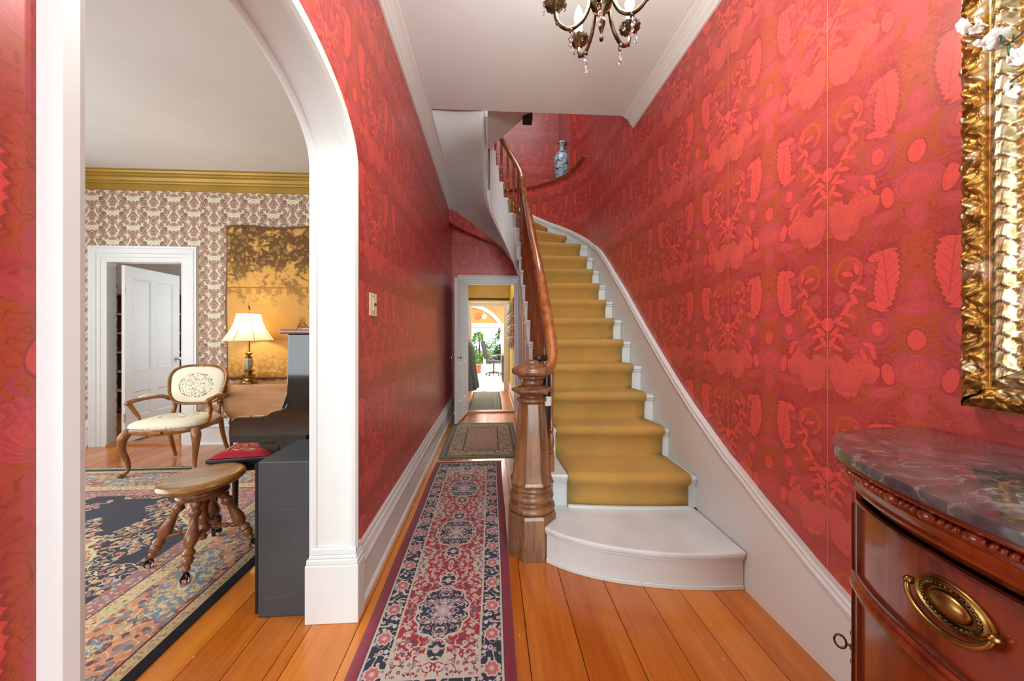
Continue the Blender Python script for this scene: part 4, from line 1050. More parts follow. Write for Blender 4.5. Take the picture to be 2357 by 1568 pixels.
    fs = [(j*nn+i, j*nn+(i+1) % nn, ((j+1) % 8)*nn+(i+1) % nn, ((j+1) % 8)*nn+i) for j in range(8) for i in range(nn)]
    m.add(vs, fs)
    for dx in (-.036, -.018, 0, .018, .036): m.ball((dx, -.02, .216-abs(dx)*.2), .014, 1, .7, 1, 8, 5)
    m.xf(tilt).build('back_frame', W_, c, smooth=True, ang=60)
    m = MB(); vs = []; uv = []
    pr = [(.91, -.008), (.88, -.016), (.8, -.024), (.6, -.030), (.3, -.034), (.02, -.035)]
    for s, y in pr:
        for x, z in cart(s, nn): vs.append((x, y, z)); uv.append((x, z*.85))
    fs = [(j*nn+i, j*nn+(i+1) % nn, (j+1)*nn+(i+1) % nn, (j+1)*nn+i) for j in range(len(pr)-1) for i in range(nn)]+[[(len(pr)-1)*nn+i for i in range(nn)]]
    m.add(vs, fs, uv)
    vs = [(x, .012, z) for x, z in cart(.92, nn)]; m.add(vs, [list(range(nn))])
    m.xf(tilt).build('backrest', M['chair_cloth'], c, smooth=True, ang=60)
    m = MB()
    for x, z in cart(.905, 100): m.ball((x, -.016, z), .0042, seg=5, rings=3)
    m.xf(tilt).build('nail_trim', M['brass'], c, smooth='all')['kind'] = 'stuff'
arm_chair()
# ------------------------------------------------------------ round claw-foot piano stool
s = empty('piano_stool', (-1.662, 2.165, .0085), math.radians(20)); tag(s, 'round turned wood swivel stool with brass claw and glass ball feet', 'stool')
MB().lathe([(.10, .418), (.16, .421), (.166, .43), (.188, .436), (.202, .447), (.205, .458), (.199, .470), (.186, .477), (.162, .478), (.13, .474), (.001, .470)], seg=44).xf(Matrix.Translation((0,0,.44)) @ Matrix.Rotation(math.radians(-2.5), 4, 'Y') @ Matrix.Translation((0,0,-.44))).build('seat', M['oak'], s, smooth=True, ang=40)
MB().lathe([(.02, .352), (.085, .356), (.118, .366), (.124, .378), (.118, .385), (.124, .392), (.122, .404), (.112, .412), (.10, .418)], seg=36).build('apron_ring', M['oak_leg'], s, smooth=True, ang=40)
MB().lathe([(.001, .10), (.014, .105), (.020, .12), (.012, .135), (.030, .15), (.036, .17), (.030, .19), (.020, .20), (.034, .215), (.030, .24), (.022, .26), (.026, .30), (.034, .33), (.026, .352), (.022, .36)], seg=18).build('centre_post', M['oak_leg'], s, smooth='all')
lp = [(.018, 0), (.024, .03), (.016, .05), (.026, .07), (.022, .085), (.013, .10), (.018, .14), (.027, .19), (.025, .22), (.014, .25), (.022, .262), (.026, .275), (.018, .288), (.024, .30), (.020, .32), (.012, .335), (.016, .345), (.011, .36)]
top, foot = Vector((.082, 0, .372)), Vector((.232, 0, .055)); L0 = (foot-top).length
mt = (foot-top).to_track_quat('Z', 'Y').to_matrix().to_4x4()
for i in range(4):
    rot = Matrix.Rotation(PI/2*i, 4, 'Z')
    MB().lathe([(r*1.2, z/.36*L0) for r, z in lp], seg=14).xf(rot @ Matrix.Translation(top) @ mt).build('leg', M['oak_leg'], s, smooth=True, ang=50)
    m = MB().lathe([(.012, 0), (.013, .02), (.009, .025), (.012, .06)], seg=10).xf(Matrix.Translation(foot+Vector((-.012, 0, .024))) @ mt)
    for k in range(4):
        a = PI/2*k+PI/4; m.tube([(foot.x-.002, 0, .052), (foot.x+.008+.016*math.cos(a), .016*math.sin(a), .04), (foot.x+.008+.020*math.cos(a), .020*math.sin(a), .02), (foot.x+.008+.012*math.cos(a), .012*math.sin(a), .006)], [.006, .005, .004, .002], 6)
    f = m.xf(rot).build('claw_foot', M['dark_brass'], s, smooth='all')
    MB().ball((foot.x+.008, 0, .0195), .0175, seg=12, rings=8).xf(rot).build('glass_ball', M['crystal'], s, smooth='all')
    a, b = Vector((.03, 0, .17)), Vector((.185, 0, .155)); l = (b-a).length; mm = (b-a).to_track_quat('Z', 'Y').to_matrix().to_4x4()
    MB().lathe([(.008, 0), (.012, .02), (.015, .05), (.009, .062), (.014, .07), (.014, .085), (.009, .092), (.015, .11), (.012, .135), (.008, l)], seg=10).xf(rot @ Matrix.Translation(a) @ mm).build('stretcher', M['oak_leg'], s, smooth='all')
# ------------------------------------------------------------ black loudspeaker cabinet
s = empty('loudspeaker', (-.94, 1.86, 0)); tag(s, 'tall charcoal black loudspeaker cabinet standing beside the white arch', 'speaker')
MB().sbox(-.125, .13, -.165, .19, 0, .715).build('cabinet', M['grey_black'], s, bevel=.006)
MB().sbox(-.143, -.126, -.160, .185, .012, .705).build('grille', M['grille'], s, bevel=.006)
m = MB(); r_ = random.Random(9)
for pts in ([(-.10, .085), (.0, .095), (.045, .125), (.118, .098)], [(-.06, .50), (.02, .492), (.10, .50)], [(.02, .33), (.05, .37)], [(-.09, .25), (-.05, .252)]):
    m.tube([(x, -.1662, z) for x, z in pts], .0005, 4)
m.build('scratches', simple('pale_scratches', rgb(112, 116, 118), .8), s)['kind'] = 'stuff'
MB().sbox(.1305, .136, -.150, .175, .03, .70).build('back_board', M['black_satin'], s)
# ------------------------------------------------------------ upright piano (keyboard towards -x)
p = empty('upright_piano', (-.82, 2.10, 0)); tag(p, 'glossy black upright piano against the hall wall with open fallboard', 'piano')
BG = M['black_gloss']; LEN = 1.42
endp = [(0, 0), (0, 1.30), (-.335, 1.30), (-.342, .90), (-.352, .88), (-.368, .868), (-.40, .862), (-.43, .852), (-.455, .836), (-.48, .832), (-.62, .828), (-.645, .815), (-.65, .79), (-.65, .70), (-.64, .685), (-.40, .68), (-.385, .66), (-.385, 0)]
for y0, nm in ((0, 'end_panel'), (LEN-.05, 'end_panel')):
    MB().prism(endp, y0, y0+.05, 'Y').build(nm, BG, p, bevel=.006)
MB().sbox(-.335, -.0, .05, LEN-.05, .05, 1.30).build('case', BG, p, bevel=.003)
MB().sbox(-.60, -.335, .05, LEN-.05, .69, .735).build('key_bed', BG, p, bevel=.003)
MB().sbox(-.637, -.60, .05, LEN-.05, .69, .765).build('key_slip', BG, p, bevel=.004)
k = MB(); nk = 52
for i in range(nk):
    y = .07+i*(LEN-.14)/nk; MB
    k.sbox(-.598, -.45, y+.0006, y+(LEN-.14)/nk-.0006, .736, .762)
o = k.build('white_keys', M['ivory'], p); o['kind'] = 'stuff'
k = MB()
for i in range(nk-1):
    if i % 7 in (2, 6): continue
    y = .07+(i+1)*(LEN-.14)/nk; k.sbox(-.55, -.45, y-.006, y+.006, .763, .775)
o = k.build('black_keys', M['black_satin'], p); o['kind'] = 'stuff'
MB().prism([(-.445, .74), (-.36, .98), (-.335, .98), (-.42, .74)], .052, LEN-.052, 'Y').build('fallboard', BG, p, bevel=.003)
MB().sbox(-.375, .0, -.012, LEN+.012, 1.302, 1.326).build('lid', M['mahogany_dark'], p, bevel=.006)
MB().sbox(-.355, -.335, .10, LEN-.10, .985, 1.285).build('music_panel', M['mahogany_dark'], p, bevel=.004)
for y in (.0, LEN-.05):
    MB().prism([(-.385, .60), (-.385, .68), (-.50, .68), (-.49, .655), (-.45, .645), (-.41, .62)], y, y+.05, 'Y').build('key_bed_bracket', BG, p, bevel=.003)
o = MB().box(-.14, .10, -.10, .12, 0, .003).box(-.12, .11, -.09, .135, .003, .006).build('sheet_music', M['paperwhite']); o.location = (-1.03, 2.30, 1.327); o.rotation_euler = (0, 0, .3); tag(o, 'loose white sheets of music on top of the black piano', 'papers')
# ------------------------------------------------------------ piano bench
b = empty('piano_bench', (-1.645, 2.535, .0085), math.radians(9)); tag(b, 'low black bench with a crimson needlepoint cushion beside the piano', 'bench')
MB().sbox(-.175, .19, -.165, .165, .47, .497).build('seat', M['black_satin'], b, bevel=.006)
MB().sbox(-.16, .175, -.15, .15, .41, .47).build('apron', M['black_satin'], b, bevel=.003)
for sx in (-1, 1):
    for sy in (-1, 1): MB().lathe([(.012, 0), (.016, .05), (.020, .30), (.026, .40), (.026, .47)], (sx*.145, sy*.125, 0), 10).build('leg', M['black_satin'], b, smooth=True)
m = MB(); vs = []; uv = []; n = 12
for i in range(n+1):
    for j in range(n+1):
        x, y = lerp(-.165, .18, i/n), lerp(-.155, .155, j/n); e = min(min(i, n-i), min(j, n-j))
        vs.append((x, y, .499+(.0 if e == 0 else .018 if e == 1 else .026+.003*math.sin(i)*math.cos(j*1.3)))); uv.append((x, y))
m.add(vs, [(i*(n+1)+j, (i+1)*(n+1)+j, (i+1)*(n+1)+j+1, i*(n+1)+j+1) for i in range(n) for j in range(n)], uv).build('cushion', M['red_cloth'], b, smooth='all')
# ------------------------------------------------------------ drop-leaf table, lamp, tapestry
tb = empty('drop_leaf_table', (-2.52, 4.18, 0)); tag(tb, 'light brown drop leaf table under the tapestry holding a brass lamp', 'table')
MB().sbox(-.40, .40, -.16, .17, .727, .75).build('table_top', M['maple'], tb, bevel=.006)
leaf = [(-.40, .745), (.40, .745), (.40, .70), (.385, .60), (.34, .47), (.29, .40), (.27, .385), (-.27, .385), (-.29, .40), (-.34, .47), (-.385, .60), (-.40, .70)]
MB().prism(leaf, -.185, -.165, 'Y').build('drop_leaf', M['maple'], tb, bevel=.004)
MB().sbox(-.33, .33, -.13, .14, .62, .727).build('apron', M['maple'], tb, bevel=.003)
tl = [(.014, 0), (.02, .03), (.013, .05), (.016, .10), (.024, .22), (.018, .30), (.024, .32), (.024, .34), (.016, .36), (.022, .44), (.026, .50), (.018, .54), (.026, .56), (.028, .72)]
for sx in (-1, 1):
    for sy in (-.10, .11): MB().lathe(tl, (sx*.32, sy, 0), 12).build('leg', M['mahogany_dark' if 0 else 'baluster'], tb, smooth=True, ang=50)
la = empty('table_lamp', (-2.68, 4.115, .75)); tag(la, 'lit brass table lamp with cream bell shade on the drop leaf table', 'lamp')
MB().lathe([(.088, 0), (.090, .01), (.075, .018), (.072, .03), (.052, .04), (.048, .06), (.056, .068), (.062, .09), (.062, .10), (.04, .108), (.03, .125), (.046, .14), (.048, .15), (.030, .158), (.026, .165)], seg=24).build('base', M['brass'], la, smooth=True, ang=45)
MB().lathe([(.028, .165), (.038, .20), (.042, .26), (.030, .285)], seg=8, ph=PI/8).build('body', simple('mother_of_pearl_column', rgb(190, 186, 160), .25, .3, var=.2, sc=30), la, bevel=.002)
MB().lathe([(.030, .285), (.040, .292), (.026, .30), (.018, .315), (.034, .33), (.038, .336), (.020, .345), (.014, .36), (.012, .46), (.012, .56), (.003, .58), (.003, .80)], seg=16).build('stem', M['brass'], la, smooth=True, ang=45)
m = MB(); n = 8; seg = 48
prs = [(.245, .475), (.225, .50), (.19, .555), (.155, .62), (.128, .69), (.112, .775)]
tw = lambda a, z: 1-.035*abs(math.sin(a*4))
m.lathe(prs, seg=seg, cap=False, twist=tw).build('lamp_shade', M['shade'], la, smooth='all')
m = MB()
for r, z in ((.246, .476), (.113, .775)): m.tube([(r*tw(a*2*PI/96, 0)*math.cos(a*2*PI/96), r*tw(a*2*PI/96, 0)*math.sin(a*2*PI/96), z) for a in range(97)], .004, 5, cap=False)
for i in range(8): a = PI/4*i; m.tube([(r*1.003*math.cos(a), r*1.003*math.sin(a), z) for r, z in prs], .003, 5)
m.build('shade_braid', simple('shade_braid', rgb(206, 190, 150), .8), la, smooth='all')
MB().lathe([(.004, .80), (.012, .812), (.006, .82), (.016, .835), (.010, .85), (.001, .87)], seg=10).build('finial', M['brass'], la, smooth='all')
MB().ball((0, 0, .62), .032, 1, 1, 1.3, 12, 8).build('bulb', M['bulb'], la, smooth='all')
point('table_lamp_light', (-2.68, 4.115, 1.40), 10, WARM, .06)
m = MB(); vs = []; uv = []; nx, nz = 24, 28
X0, X1, Z0, Z1 = -3.11, -1.55, .765, 2.575
for i in range(nx+1):
    for j in range(nz+1):
        x, z = lerp(X0, X1, i/nx), lerp(Z0, Z1, j/nz)
        yy = PY-.018-.006*math.sin(x*9+1)*(1-j/nz)-.004*mnoise.noise(Vector((x*2, 0, z*2)))
        xx = x+(.02*math.sin(j/nz*PI*3)*(.4) if i == 0 else 0)
        vs.append((xx, yy, z+(.012*math.sin(i/nx*PI*4) if j == nz else 0))); uv.append((i/nx, j/nz))
o = m.add(vs, [(i*(nz+1)+j, (i+1)*(nz+1)+j, (i+1)*(nz+1)+j+1, i*(nz+1)+j+1) for i in range(nx) for j in range(nz)], uv).build('tapestry', M['tapestry'], smooth='all')
s_ = o.modifiers.new('s', 'SOLIDIFY'); s_.thickness = .006; tag(o, 'large brown and gold woven landscape tapestry hanging on the parlor wall', 'tapestry')
# ------------------------------------------------------------ light switch plate
sw = empty('light_switch', (WL, 1.965, 1.458)); tag(sw, 'ivory light switch plate on the red left hall wall', 'light switch')
MB().sbox(0, .008, -.055, .055, -.062, .062).build('plate', M['ivory'], sw, bevel=.004)
MB().sbox(.008, .012, -.014, .014, -.032, .032).build('rocker', M['ivory'], sw, bevel=.002)
MB().sbox(.012, .024, -.005, .005, -.006, .008).build('toggle', M['dark_brass'], sw, bevel=.002)
for z in (-.045, .045): MB().ball((.008, 0, z), .004, seg=8, rings=4).build('screw', M['dark_brass'], sw, smooth='all')
# ------------------------------------------------------------ umbrella hooked over the newel
u_ = empty('umbrella', (.335, 2.285, 0)); tag(u_, 'folded black umbrella hooked behind the newel post', 'umbrella')
P = smooth_path([(-.035, -.055, 1.146), (.0, -.035, 1.150), (.022, -.015, 1.135), (.024, .0, 1.09)], 4)
MB().tube([(-.052, -.06, 1.138)]+P[:-6], [.017, .021, .022]+[.02]*(len(P)-8), 10).build('handle', M['gunmetal'], u_, smooth='all')
MB().tube(P[-8:], .009, 8).build('hook', M['gunmetal'], u_, smooth='all')
MB().lathe([(.001, .62), (.012, .66), (.026, .72), (.030, .85), (.028, .95), (.018, 1.03), (.012, 1.09)], (.024, 0, 0), 12, twist=lambda a, z: 1+.12*math.sin(a*6)).build('canopy', M['black_satin'], u_, smooth='all')
MB().lathe([(.0315, .84), (.0320, .90)], (.024, 0, 0), 12, cap=False).build('strap', M['paperwhite'], u_, smooth='all')
# ------------------------------------------------------------ blue vase
vs_ = MB().lathe([(.060, 0), (.072, .01), (.095, .06), (.115, .18), (.122, .30), (.112, .38), (.075, .44), (.042, .475), (.036, .51), (.042, .54), (.062, .58), (.066, .60), (.058, .605), (.030, .52)], seg=32, cap=False)
o = vs_.build('vase', M['vase'], smooth='all'); o.location = (1.075, 5.36, 3.606); tag(o, 'tall pale blue porcelain vase with blossom painting in the stairwell niche', 'vase')
# ============================================================ SIDEBOARD (bowed, marble top)
SB0 = (1.29, .18)          # back centre against the wall
def bow(s_, n=3.0, a=.83, b=.545, inset=0.0):
    """outline point for s_ in [-1,1]; s_=1 is the far end at the wall, 0 the middle of the front"""
    t_ = s_*PI/2; y = math.copysign(abs(math.sin(t_))**(2/n), t_)*(a-inset); x = -(max(0, math.cos(t_))**(2/n))*(b-inset)
    return (SB0[0]+x, SB0[1]+y)
# evenly spaced outline
raw = [bow(-1+2*i/600) for i in range(601)]
acc = [0]
for p, q in zip(raw, raw[1:]): acc.append(acc[-1]+math.hypot(q[0]-p[0], q[1]-p[1]))
TL = acc[-1]
def at(d, inset=0.0):
    """point and outward normal at arc distance d from the near end"""
    d = max(0, min(TL, d)); i = max(1, next((k for k, a in enumerate(acc) if a >= d), 600)); f = (d-acc[i-1])/max(1e-9, acc[i]-acc[i-1])
    p, q = raw[i-1], raw[i]; x, y = lerp(p[0], q[0], f), lerp(p[1], q[1], f); dx, dy = q[0]-p[0], q[1]-p[1]; l = math.hypot(dx, dy)
    nx, ny = -dy/l, dx/l
    if nx*(x-SB0[0])+ny*(y-SB0[1]) < 0: nx, ny = -nx, -ny
    return (x-nx*inset, y-ny*inset), (nx, ny)
ZT = 1.02
cab = empty('sideboard', (1.0, .18, 0)); cab.location = (0, 0, 0); tag(cab, 'bow fronted mahogany sideboard with dark marble top on the right', 'sideboard')
out = lambda ins, n=90: [at(TL*i/n, ins)[0] for i in range(n+1)]
def band(prof, d0, d1, n, name, mat, parent=cab, bevel=0, label=None, close=True, smooth=True):
    """prof: (inset, z) closed loop swept along the bowed front between arc distances"""
    m = MB(); vs = []; k = len(prof)
    for i in range(n+1):
        for ins, z in prof:
            if z < ZT-.05: ins = ins+.012
            (x, y), _ = at(lerp(d0, d1, i/n), ins); vs.append((x, y, z))
    fs = [(i*k+j, i*k+(j+1) % k, (i+1)*k+(j+1) % k, (i+1)*k+j) for i in range(n) for j in range(k)]+[list(range(k)), [n*k+j for j in range(k)]]
    return m.add(vs, fs).build(name, mat, parent, smooth=smooth, ang=35, bevel=bevel, label=label)
m = MB(); n = 90; vs = []; lay = [(.006, ZT-.026), (.0, ZT-.021), (.0, ZT-.005), (.002, ZT-.001), (.005, ZT)]
for ins, z in lay: vs += [(x, y, z) for x, y in out(ins, n)]
k = n+1
m.add(vs, [(j*k+i, j*k+(i+1) % k, (j+1)*k+(i+1) % k, (j+1)*k+i) for j in range(len(lay)-1) for i in range(k)]+[list(range(k)), [(len(lay)-1)*k+i for i in range(k)]])
m.build('marble_top', M['marble'], cab, smooth=True, ang=30)
MB().prism(out(.067), .10, ZT-.03).build('carcass', M['mahogany'], cab, smooth=True, ang=30)
band([(.03, ZT-.026), (.008, ZT-.026), (.006, ZT-.031), (.010, ZT-.036), (.05, ZT-.036)], .02, TL-.02, 90, 'top_moulding', M['mahogany'])
band([(.06, ZT-.062), (.020, ZT-.062), (.018, ZT-.068), (.024, ZT-.074), (.028, ZT-.09), (.024, ZT-.096), (.028, ZT-.104), (.06, ZT-.104)], .03, TL-.03, 90, 'frieze_moulding', M['mahogany'])
# carved bead and spindle moulding
m = MB(); d = .04; r_ = random.Random(3)
while d < TL-.05:
    for L_, rad, tw in ((.034, .0115, 0), (.013, .009, 1), (.011, .0085, 1), (.013, .009, 1)):
        (x, y), (nx, ny) = at(d+L_/2, .020); st0 = len(m.v)
        m.ball((0, 0, 0), 1, seg=10, rings=7)
        ang_ = math.atan2(nx, -ny); R4 = Matrix.Translation((x, y, ZT-.049)) @ Matrix.Rotation(ang_, 4, 'Z') @ Matrix.Rotation(.35*tw, 4, 'Y') @ Matrix.Diagonal((L_*.53, rad*1.15, rad, 1))
        m.xf(R4, st0); d += L_
    d += .002
m.build('carved_bead_moulding', M['mahogany'], cab, smooth='all')['kind'] = 'stuff'
# front: stiles, drawers, doors
d_far = TL*.5
def find(y):   # arc distance where outline crosses y on the front
    best = min(range(601), key=lambda i: abs(raw[i][1]-y)+(10 if raw[i][0] > 1.15 else 0)); return acc[best]
dA = find(.955); dA2 = find(.865)   # far corner pilaster
dB = find(-.60); dC = find(-.52)
for a, b, nm in ((dA2, dA, 'pilaster'), (dB-.06, dB+.02, 'pilaster')):
    band([(.06, .10), (.032, .10), (.032, ZT-.104), (.06, ZT-.104)], a, b, 8, nm, M['mahogany'])
    w = (b-a)
    for f in (.18, .82):
        band([(.04, .16), (.026, .16), (.026, ZT-.15), (.04, ZT-.15)], a+w*f-.004, a+w*f+.004, 2, 'reed', M['mahogany_dark'])
def front(z0, z1, d0, d1, name, label=None):
    e_ = empty(name, (0, 0, 0), parent=cab)
    if label: e_['label'] = label
    g = .011
    band([(.06, z0), (.036, z0), (.036, z1), (.06, z1)], d0+g, d1-g, 40, 'front_panel', M['mahogany'], e_)
    for a, b in ((z0, z0+g), (z1-g, z1)):
        band([(.05, a), (.034, a), (.028, a+.002), (.028, b-.002), (.034, b), (.05, b)], d0, d1, 40, 'cock_bead', M['mahogany_dark'], e_)
    for a, b in ((d0, d0+g), (d1-g, d1)): band([(.05, z0), (.028, z0), (.028, z1), (.05, z1)], a, b, 2, 'cock_bead', M['mahogany_dark'], e_)
    return e_
ZD0, ZD1 = .705, .895
dm = TL-dA2+.0
D0 = dA2-.018; D1 = dC+.02
lo, hi = min(D0, D1), max(D0, D1)
dr = front(ZD0, ZD1, lo, hi, 'drawer', 'wide bowed top drawer with brass oval pulls')
band([(.06, ZD0-.032), (.022, ZD0-.032), (.020, ZD0-.022), (.026, ZD0-.016), (.022, ZD0-.006), (.028, ZD0), (.06, ZD0)], lo-.03, hi+.03, 60, 'rail_moulding', M['mahogany'])
mid = (lo+hi)/2
front(.16, ZD0-.036, lo, mid-.004, 'door'); front(.16, ZD0-.036, mid+.004, hi, 'door')
band([(.06, .08), (.014, .08), (.014, .10), (.024, .125), (.034, .15), (.06, .15)], .02, TL-.02, 90, 'base_moulding', M['mahogany'])
for d_ in (dA, dB, TL*.5):
    (x, y), _ = at(d_, .07); MB().lathe([(.020, 0), (.026, .02), (.034, .06), (.030, .085)], (x, y, 0), 14).build('foot', M['mahogany'], cab, smooth=True)
# oval brass pulls: face frame (u along the surface, n outward)
def pull(dc, zc):
    (x, y), (nx, ny) = at(dc, .048); (x2, y2), _ = at(dc+.01, .048); tx, ty = x2-x, y2-y; l = math.hypot(tx, ty); tx, ty = tx/l, ty/l
    M4 = Matrix(((tx, 0, nx, x), (ty, 0, ny, y), (0, 1, 0, zc), (0, 0, 0, 1)))
    def oval(prof, a, b, seg=48, amp=0, wn=0):
        m = MB(); vs = []
        for s_, h in prof:
            for i in range(seg):
                t_ = 2*PI*i/seg; k_ = s_*(1+amp*math.sin(t_*wn)); vs.append((a*k_*math.cos(t_), b*k_*math.sin(t_), h))
        fs = [(j*seg+i, j*seg+(i+1) % seg, (j+1)*seg+(i+1) % seg, (j+1)*seg+i) for j in range(len(prof)-1) for i in range(seg)]+[[(len(prof)-1)*seg+i for i in range(seg)]]
        return m.add(vs, fs)
    o = oval([(1, 0), (1, .003), (.95, .005), (.86, .0025), (.80, .005), (.62, .006), (.60, .003), (.52, .003), (.50, .007), (.42, .012), (.2, .016), (.02, .0165)], (.066), .0415)
    o.xf(M4).build('back_plate', M['brass'], dr, smooth=True, ang=50)
    m = MB(); seg = 34
    for i in range(seg):
        t_ = 2*PI*i/seg; m.ball((.066*.71*math.cos(t_), .0415*.71*math.sin(t_), .0065), .0042, 1, 1, .8, 6, 4)
    m.xf(M4).build('beaded_ring', M['dark_brass'], dr, smooth='all')
    m = MB(); P = []
    for i in range(41):
        t_ = PI+PI*i/40; P.append((.069*math.cos(t_), .0435*math.sin(t_)-.001, .012+.010*abs(math.sin(t_))))
    m.tube(P, [.0042+.0022*math.sin(PI*i/40) for i in range(41)], 8)
    m.ball((.069, 0, .008), .008, 1, 1, 1.3, 8, 6); m.ball((-.069, 0, .008), .008, 1, 1, 1.3, 8, 6)
    m.xf(M4).build('bail_handle', M['brass'], dr, smooth='all')
dp = find(.592); pull(dp, .818); pull(find(-.22), .808)
# key with bow and escutcheon on the far pilaster
(x, y), (nx, ny) = at((dA+dA2)/2, .044)
m = MB(); ey = [(math.cos(2*PI*i/24), math.sin(2*PI*i/24)) for i in range(25)]
tx, ty = -ny, nx
m.tube([(x+nx*(.026+.012*a), y+ny*(.026+.012*a), .476+.017*b_) for a, b_ in ey], .0026, 6)
m.tube([(x, y, .476), (x+nx*.015, y+ny*.015, .476)], .0032, 8); m.build('key', M['dark_brass'], cab, smooth='all')
m = MB()
for z, r_ in ((.775, .011), (.795, .008), (.812, .010), (.828, .006), (.755, .008), (.738, .010), (.722, .006), (.705, .008), (.69, .005)): m.ball((x, y, z-.299), r_, .4 if abs(nx) > .7 else 1, 1 if abs(nx) > .7 else .4, 1.1, 10, 6)
m.build('escutcheon', M['dark_brass'], cab, smooth='all')
# ============================================================ GILT MIRROR on the right wall
mr = empty('wall_mirror', (0, 0, 0)); tag(mr, 'large wall mirror in a heavy carved gilt frame above the sideboard', 'mirror')
MY0, MY1, MZ0, MZ1 = -.55, .893, 1.105, 2.9
FW = .150
# cross-section: distance from the outer edge -> height off the wall, with three carved zones
def sec(w):
    base_ = interp(w, [(0, .012), (.002, .035), (.012, .048), (.030, .060), (.052, .052), (.060, .040), (.066, .044), (.078, .055), (.092, .050), (.104, .032), (.115, .022), (.132, .016), (.15, .010)])
    return base_
def leafy(s, c):   # acanthus scroll relief
    q = (s/.072) % 1.0; k = 1 if int(s/.072) % 2 else -1
    a_ = math.sin(2*PI*(q+.16*math.sin(c*3)+k*.22*c)); b_ = math.sin(2*PI*(3*q+.9*c*k)); r2 = (q-.5)**2+(c*.5)**2
    return .0075*a_*(1-c*c)+.0045*b_*(1-.6*abs(c))+.006*math.exp(-r2*40)-.004*math.exp(-((r2-.07)**2)*900)
def relief(s, w):
    if w < .056:
        c = (w-.030)/.026; return leafy(s, max(-1, min(1, c)))+.0018*mnoise.noise(Vector((s*70, w*90, 3)))
    if w < .066: return .0
    if w < .106:
        c = (w-.086)/.020; q = (s*1.0/.040+abs(c)*.55) % 1.0; return (.0075*(1-q)**1.4-.002)*(1-.6*c*c)+.0012*math.sin(c*16)
    if w < .15:
        c = (w-.128)/.022; q = (s/.030-c*.35) % 1.0; return .0055*math.sin(PI*q)*(1-.3*abs(c))-.0015*math.cos(q*6*PI)
    return 0
def frame_side(a, b, inward, name, mats):
    L = math.hypot(b[0]-a[0], b[1]-a[1]); ux, uy = (b[0]-a[0])/L, (b[1]-a[1])/L
    ns = int(L/.0034); nw_ = 56; m = MB(); vs = []
    for j in range(nw_+1):
        w = FW*j/nw_
        for i in range(ns+1):
            f = i/ns; s0 = lerp(w, L-w, f)          # mitred ends
            h = sec(w)+(relief(s0, w) if j else 0)*1.0
            vs.append((WR-.002-h, a[0]+ux*s0+inward[0]*w, a[1]+uy*s0+inward[1]*w))
    fs = []; mi = []
    for j in range(nw_):
        w = FW*(j+.5)/nw_
        for i in range(ns): fs.append((j*(ns+1)+i, j*(ns+1)+i+1, (j+1)*(ns+1)+i+1, (j+1)*(ns+1)+i)); mi.append(1 if .064 < w < .106 else 0)
    m.v = [tuple(p) for p in vs]; m.f = fs; m.mi = mi; m.uv = [(0, 0)]*len(vs)
    # outer skirt back to the wall
    return m.build(name, mats, mr, smooth='all')
GM = [M['gold'], M['silvergilt']]
frame_side((MY1, MZ0), (MY1, MZ1), (-1, 0), 'frame_side', GM)
frame_side((MY0, MZ0), (MY1, MZ0), (0, 1), 'frame_bottom', GM)
for (y0, y1, z0, z1) in ((MY0, MY0+FW, MZ0, MZ1), (MY0+FW, MY1-FW, MZ1-FW, MZ1)):
    MB().sbox(WR-.05, WR-.002, y0, y1, z0, z1).build('frame_side', M['gold'], mr, bevel=.012)
m = MB(); 
m.sbox(WR-.035, WR-.002, MY1-.004, MY1, MZ0, MZ1).sbox(WR-.035, WR-.002, MY0, MY1, MZ0-.0, MZ0+.004).build('frame_edge', M['gold'], mr)
m = MB()
z = MZ0+FW
while z < MZ1-FW: m.ball((WR-.016, MY1-FW, z), .004, seg=6, rings=4); z += .0095
y = MY0+FW
while y < MY1-FW: m.ball((WR-.016, y, MZ0+FW), .004, seg=6, rings=4); y += .0095
m.build('pearl_beading', M['silvergilt'], mr, smooth='all')['kind'] = 'stuff'
for k in range(14):
    MB().ball((WR-.040, MY1-.006, MZ0+.12+k*.13), .011, .6, .8, 1, 8, 6).build('rosette', M['silvergilt'], mr, smooth='all')
MB().box(WR-.010, WR-.004, MY0+FW-.01, MY1-FW+.01, MZ0+FW-.01, MZ1-FW+.01).build('mirror_glass', M['mirror'], mr)
# ============================================================ VASE OF BLOSSOM on the sideboard (branches reach into view)
vz = empty('blossom_vase', (1.02, .16, ZT+.001)); tag(vz, 'slender glass vase on the sideboard with white blossom branches', 'vase')
MB().lathe([(.045, 0), (.05, .01), (.055, .08), (.042, .20), (.030, .28), (.036, .31), (.033, .305), (.027, .28), (.038, .2), (.05, .08), (.040, .015), (.001, .012)], seg=24, cap=False).build('glass_body', M['crystal'], vz, smooth='all')
def wpt(u, v, x):   # real position of the blossom at distance x right of the camera axis
    a = (u-1178.5)/FOC; b = -(v-769)/FOC; c_, s_ = math.cos(YAW), math.sin(YAW); r = (a*c_+s_, -a*s_+c_, b); t_ = x/r[0]
    return Vector((x, r[1]*t_, CAMZ+r[2]*t_))
o0 = Vector((1.02, .16, ZT+.001))
spots = [(2206, 66, 0.0180, 1.10), (2216, 74, 0.0160, 1.10), (2248, 60, 0.0180, 1.10), (2243, 72, 0.0130, 1.11), (2272, 98, 0.0240, 1.09), (2288, 92, 0.0220, 1.09), (2252, 108, 0.0160, 1.10), (2330, 142, 0.0240, 1.08), (2350, 132, 0.0220, 1.08), (2318, 150, 0.0150, 1.09), (2314, 214, 0.0220, 1.09)]
main = [wpt(2225, 78, 1.10), wpt(2262, 84, 1.10), wpt(2300, 80, 1.09), wpt(2350, 78, 1.08), Vector((1.06, .45, 2.05)), Vector((1.03, .25, 1.7)), Vector((1.02, .17, 1.1))]
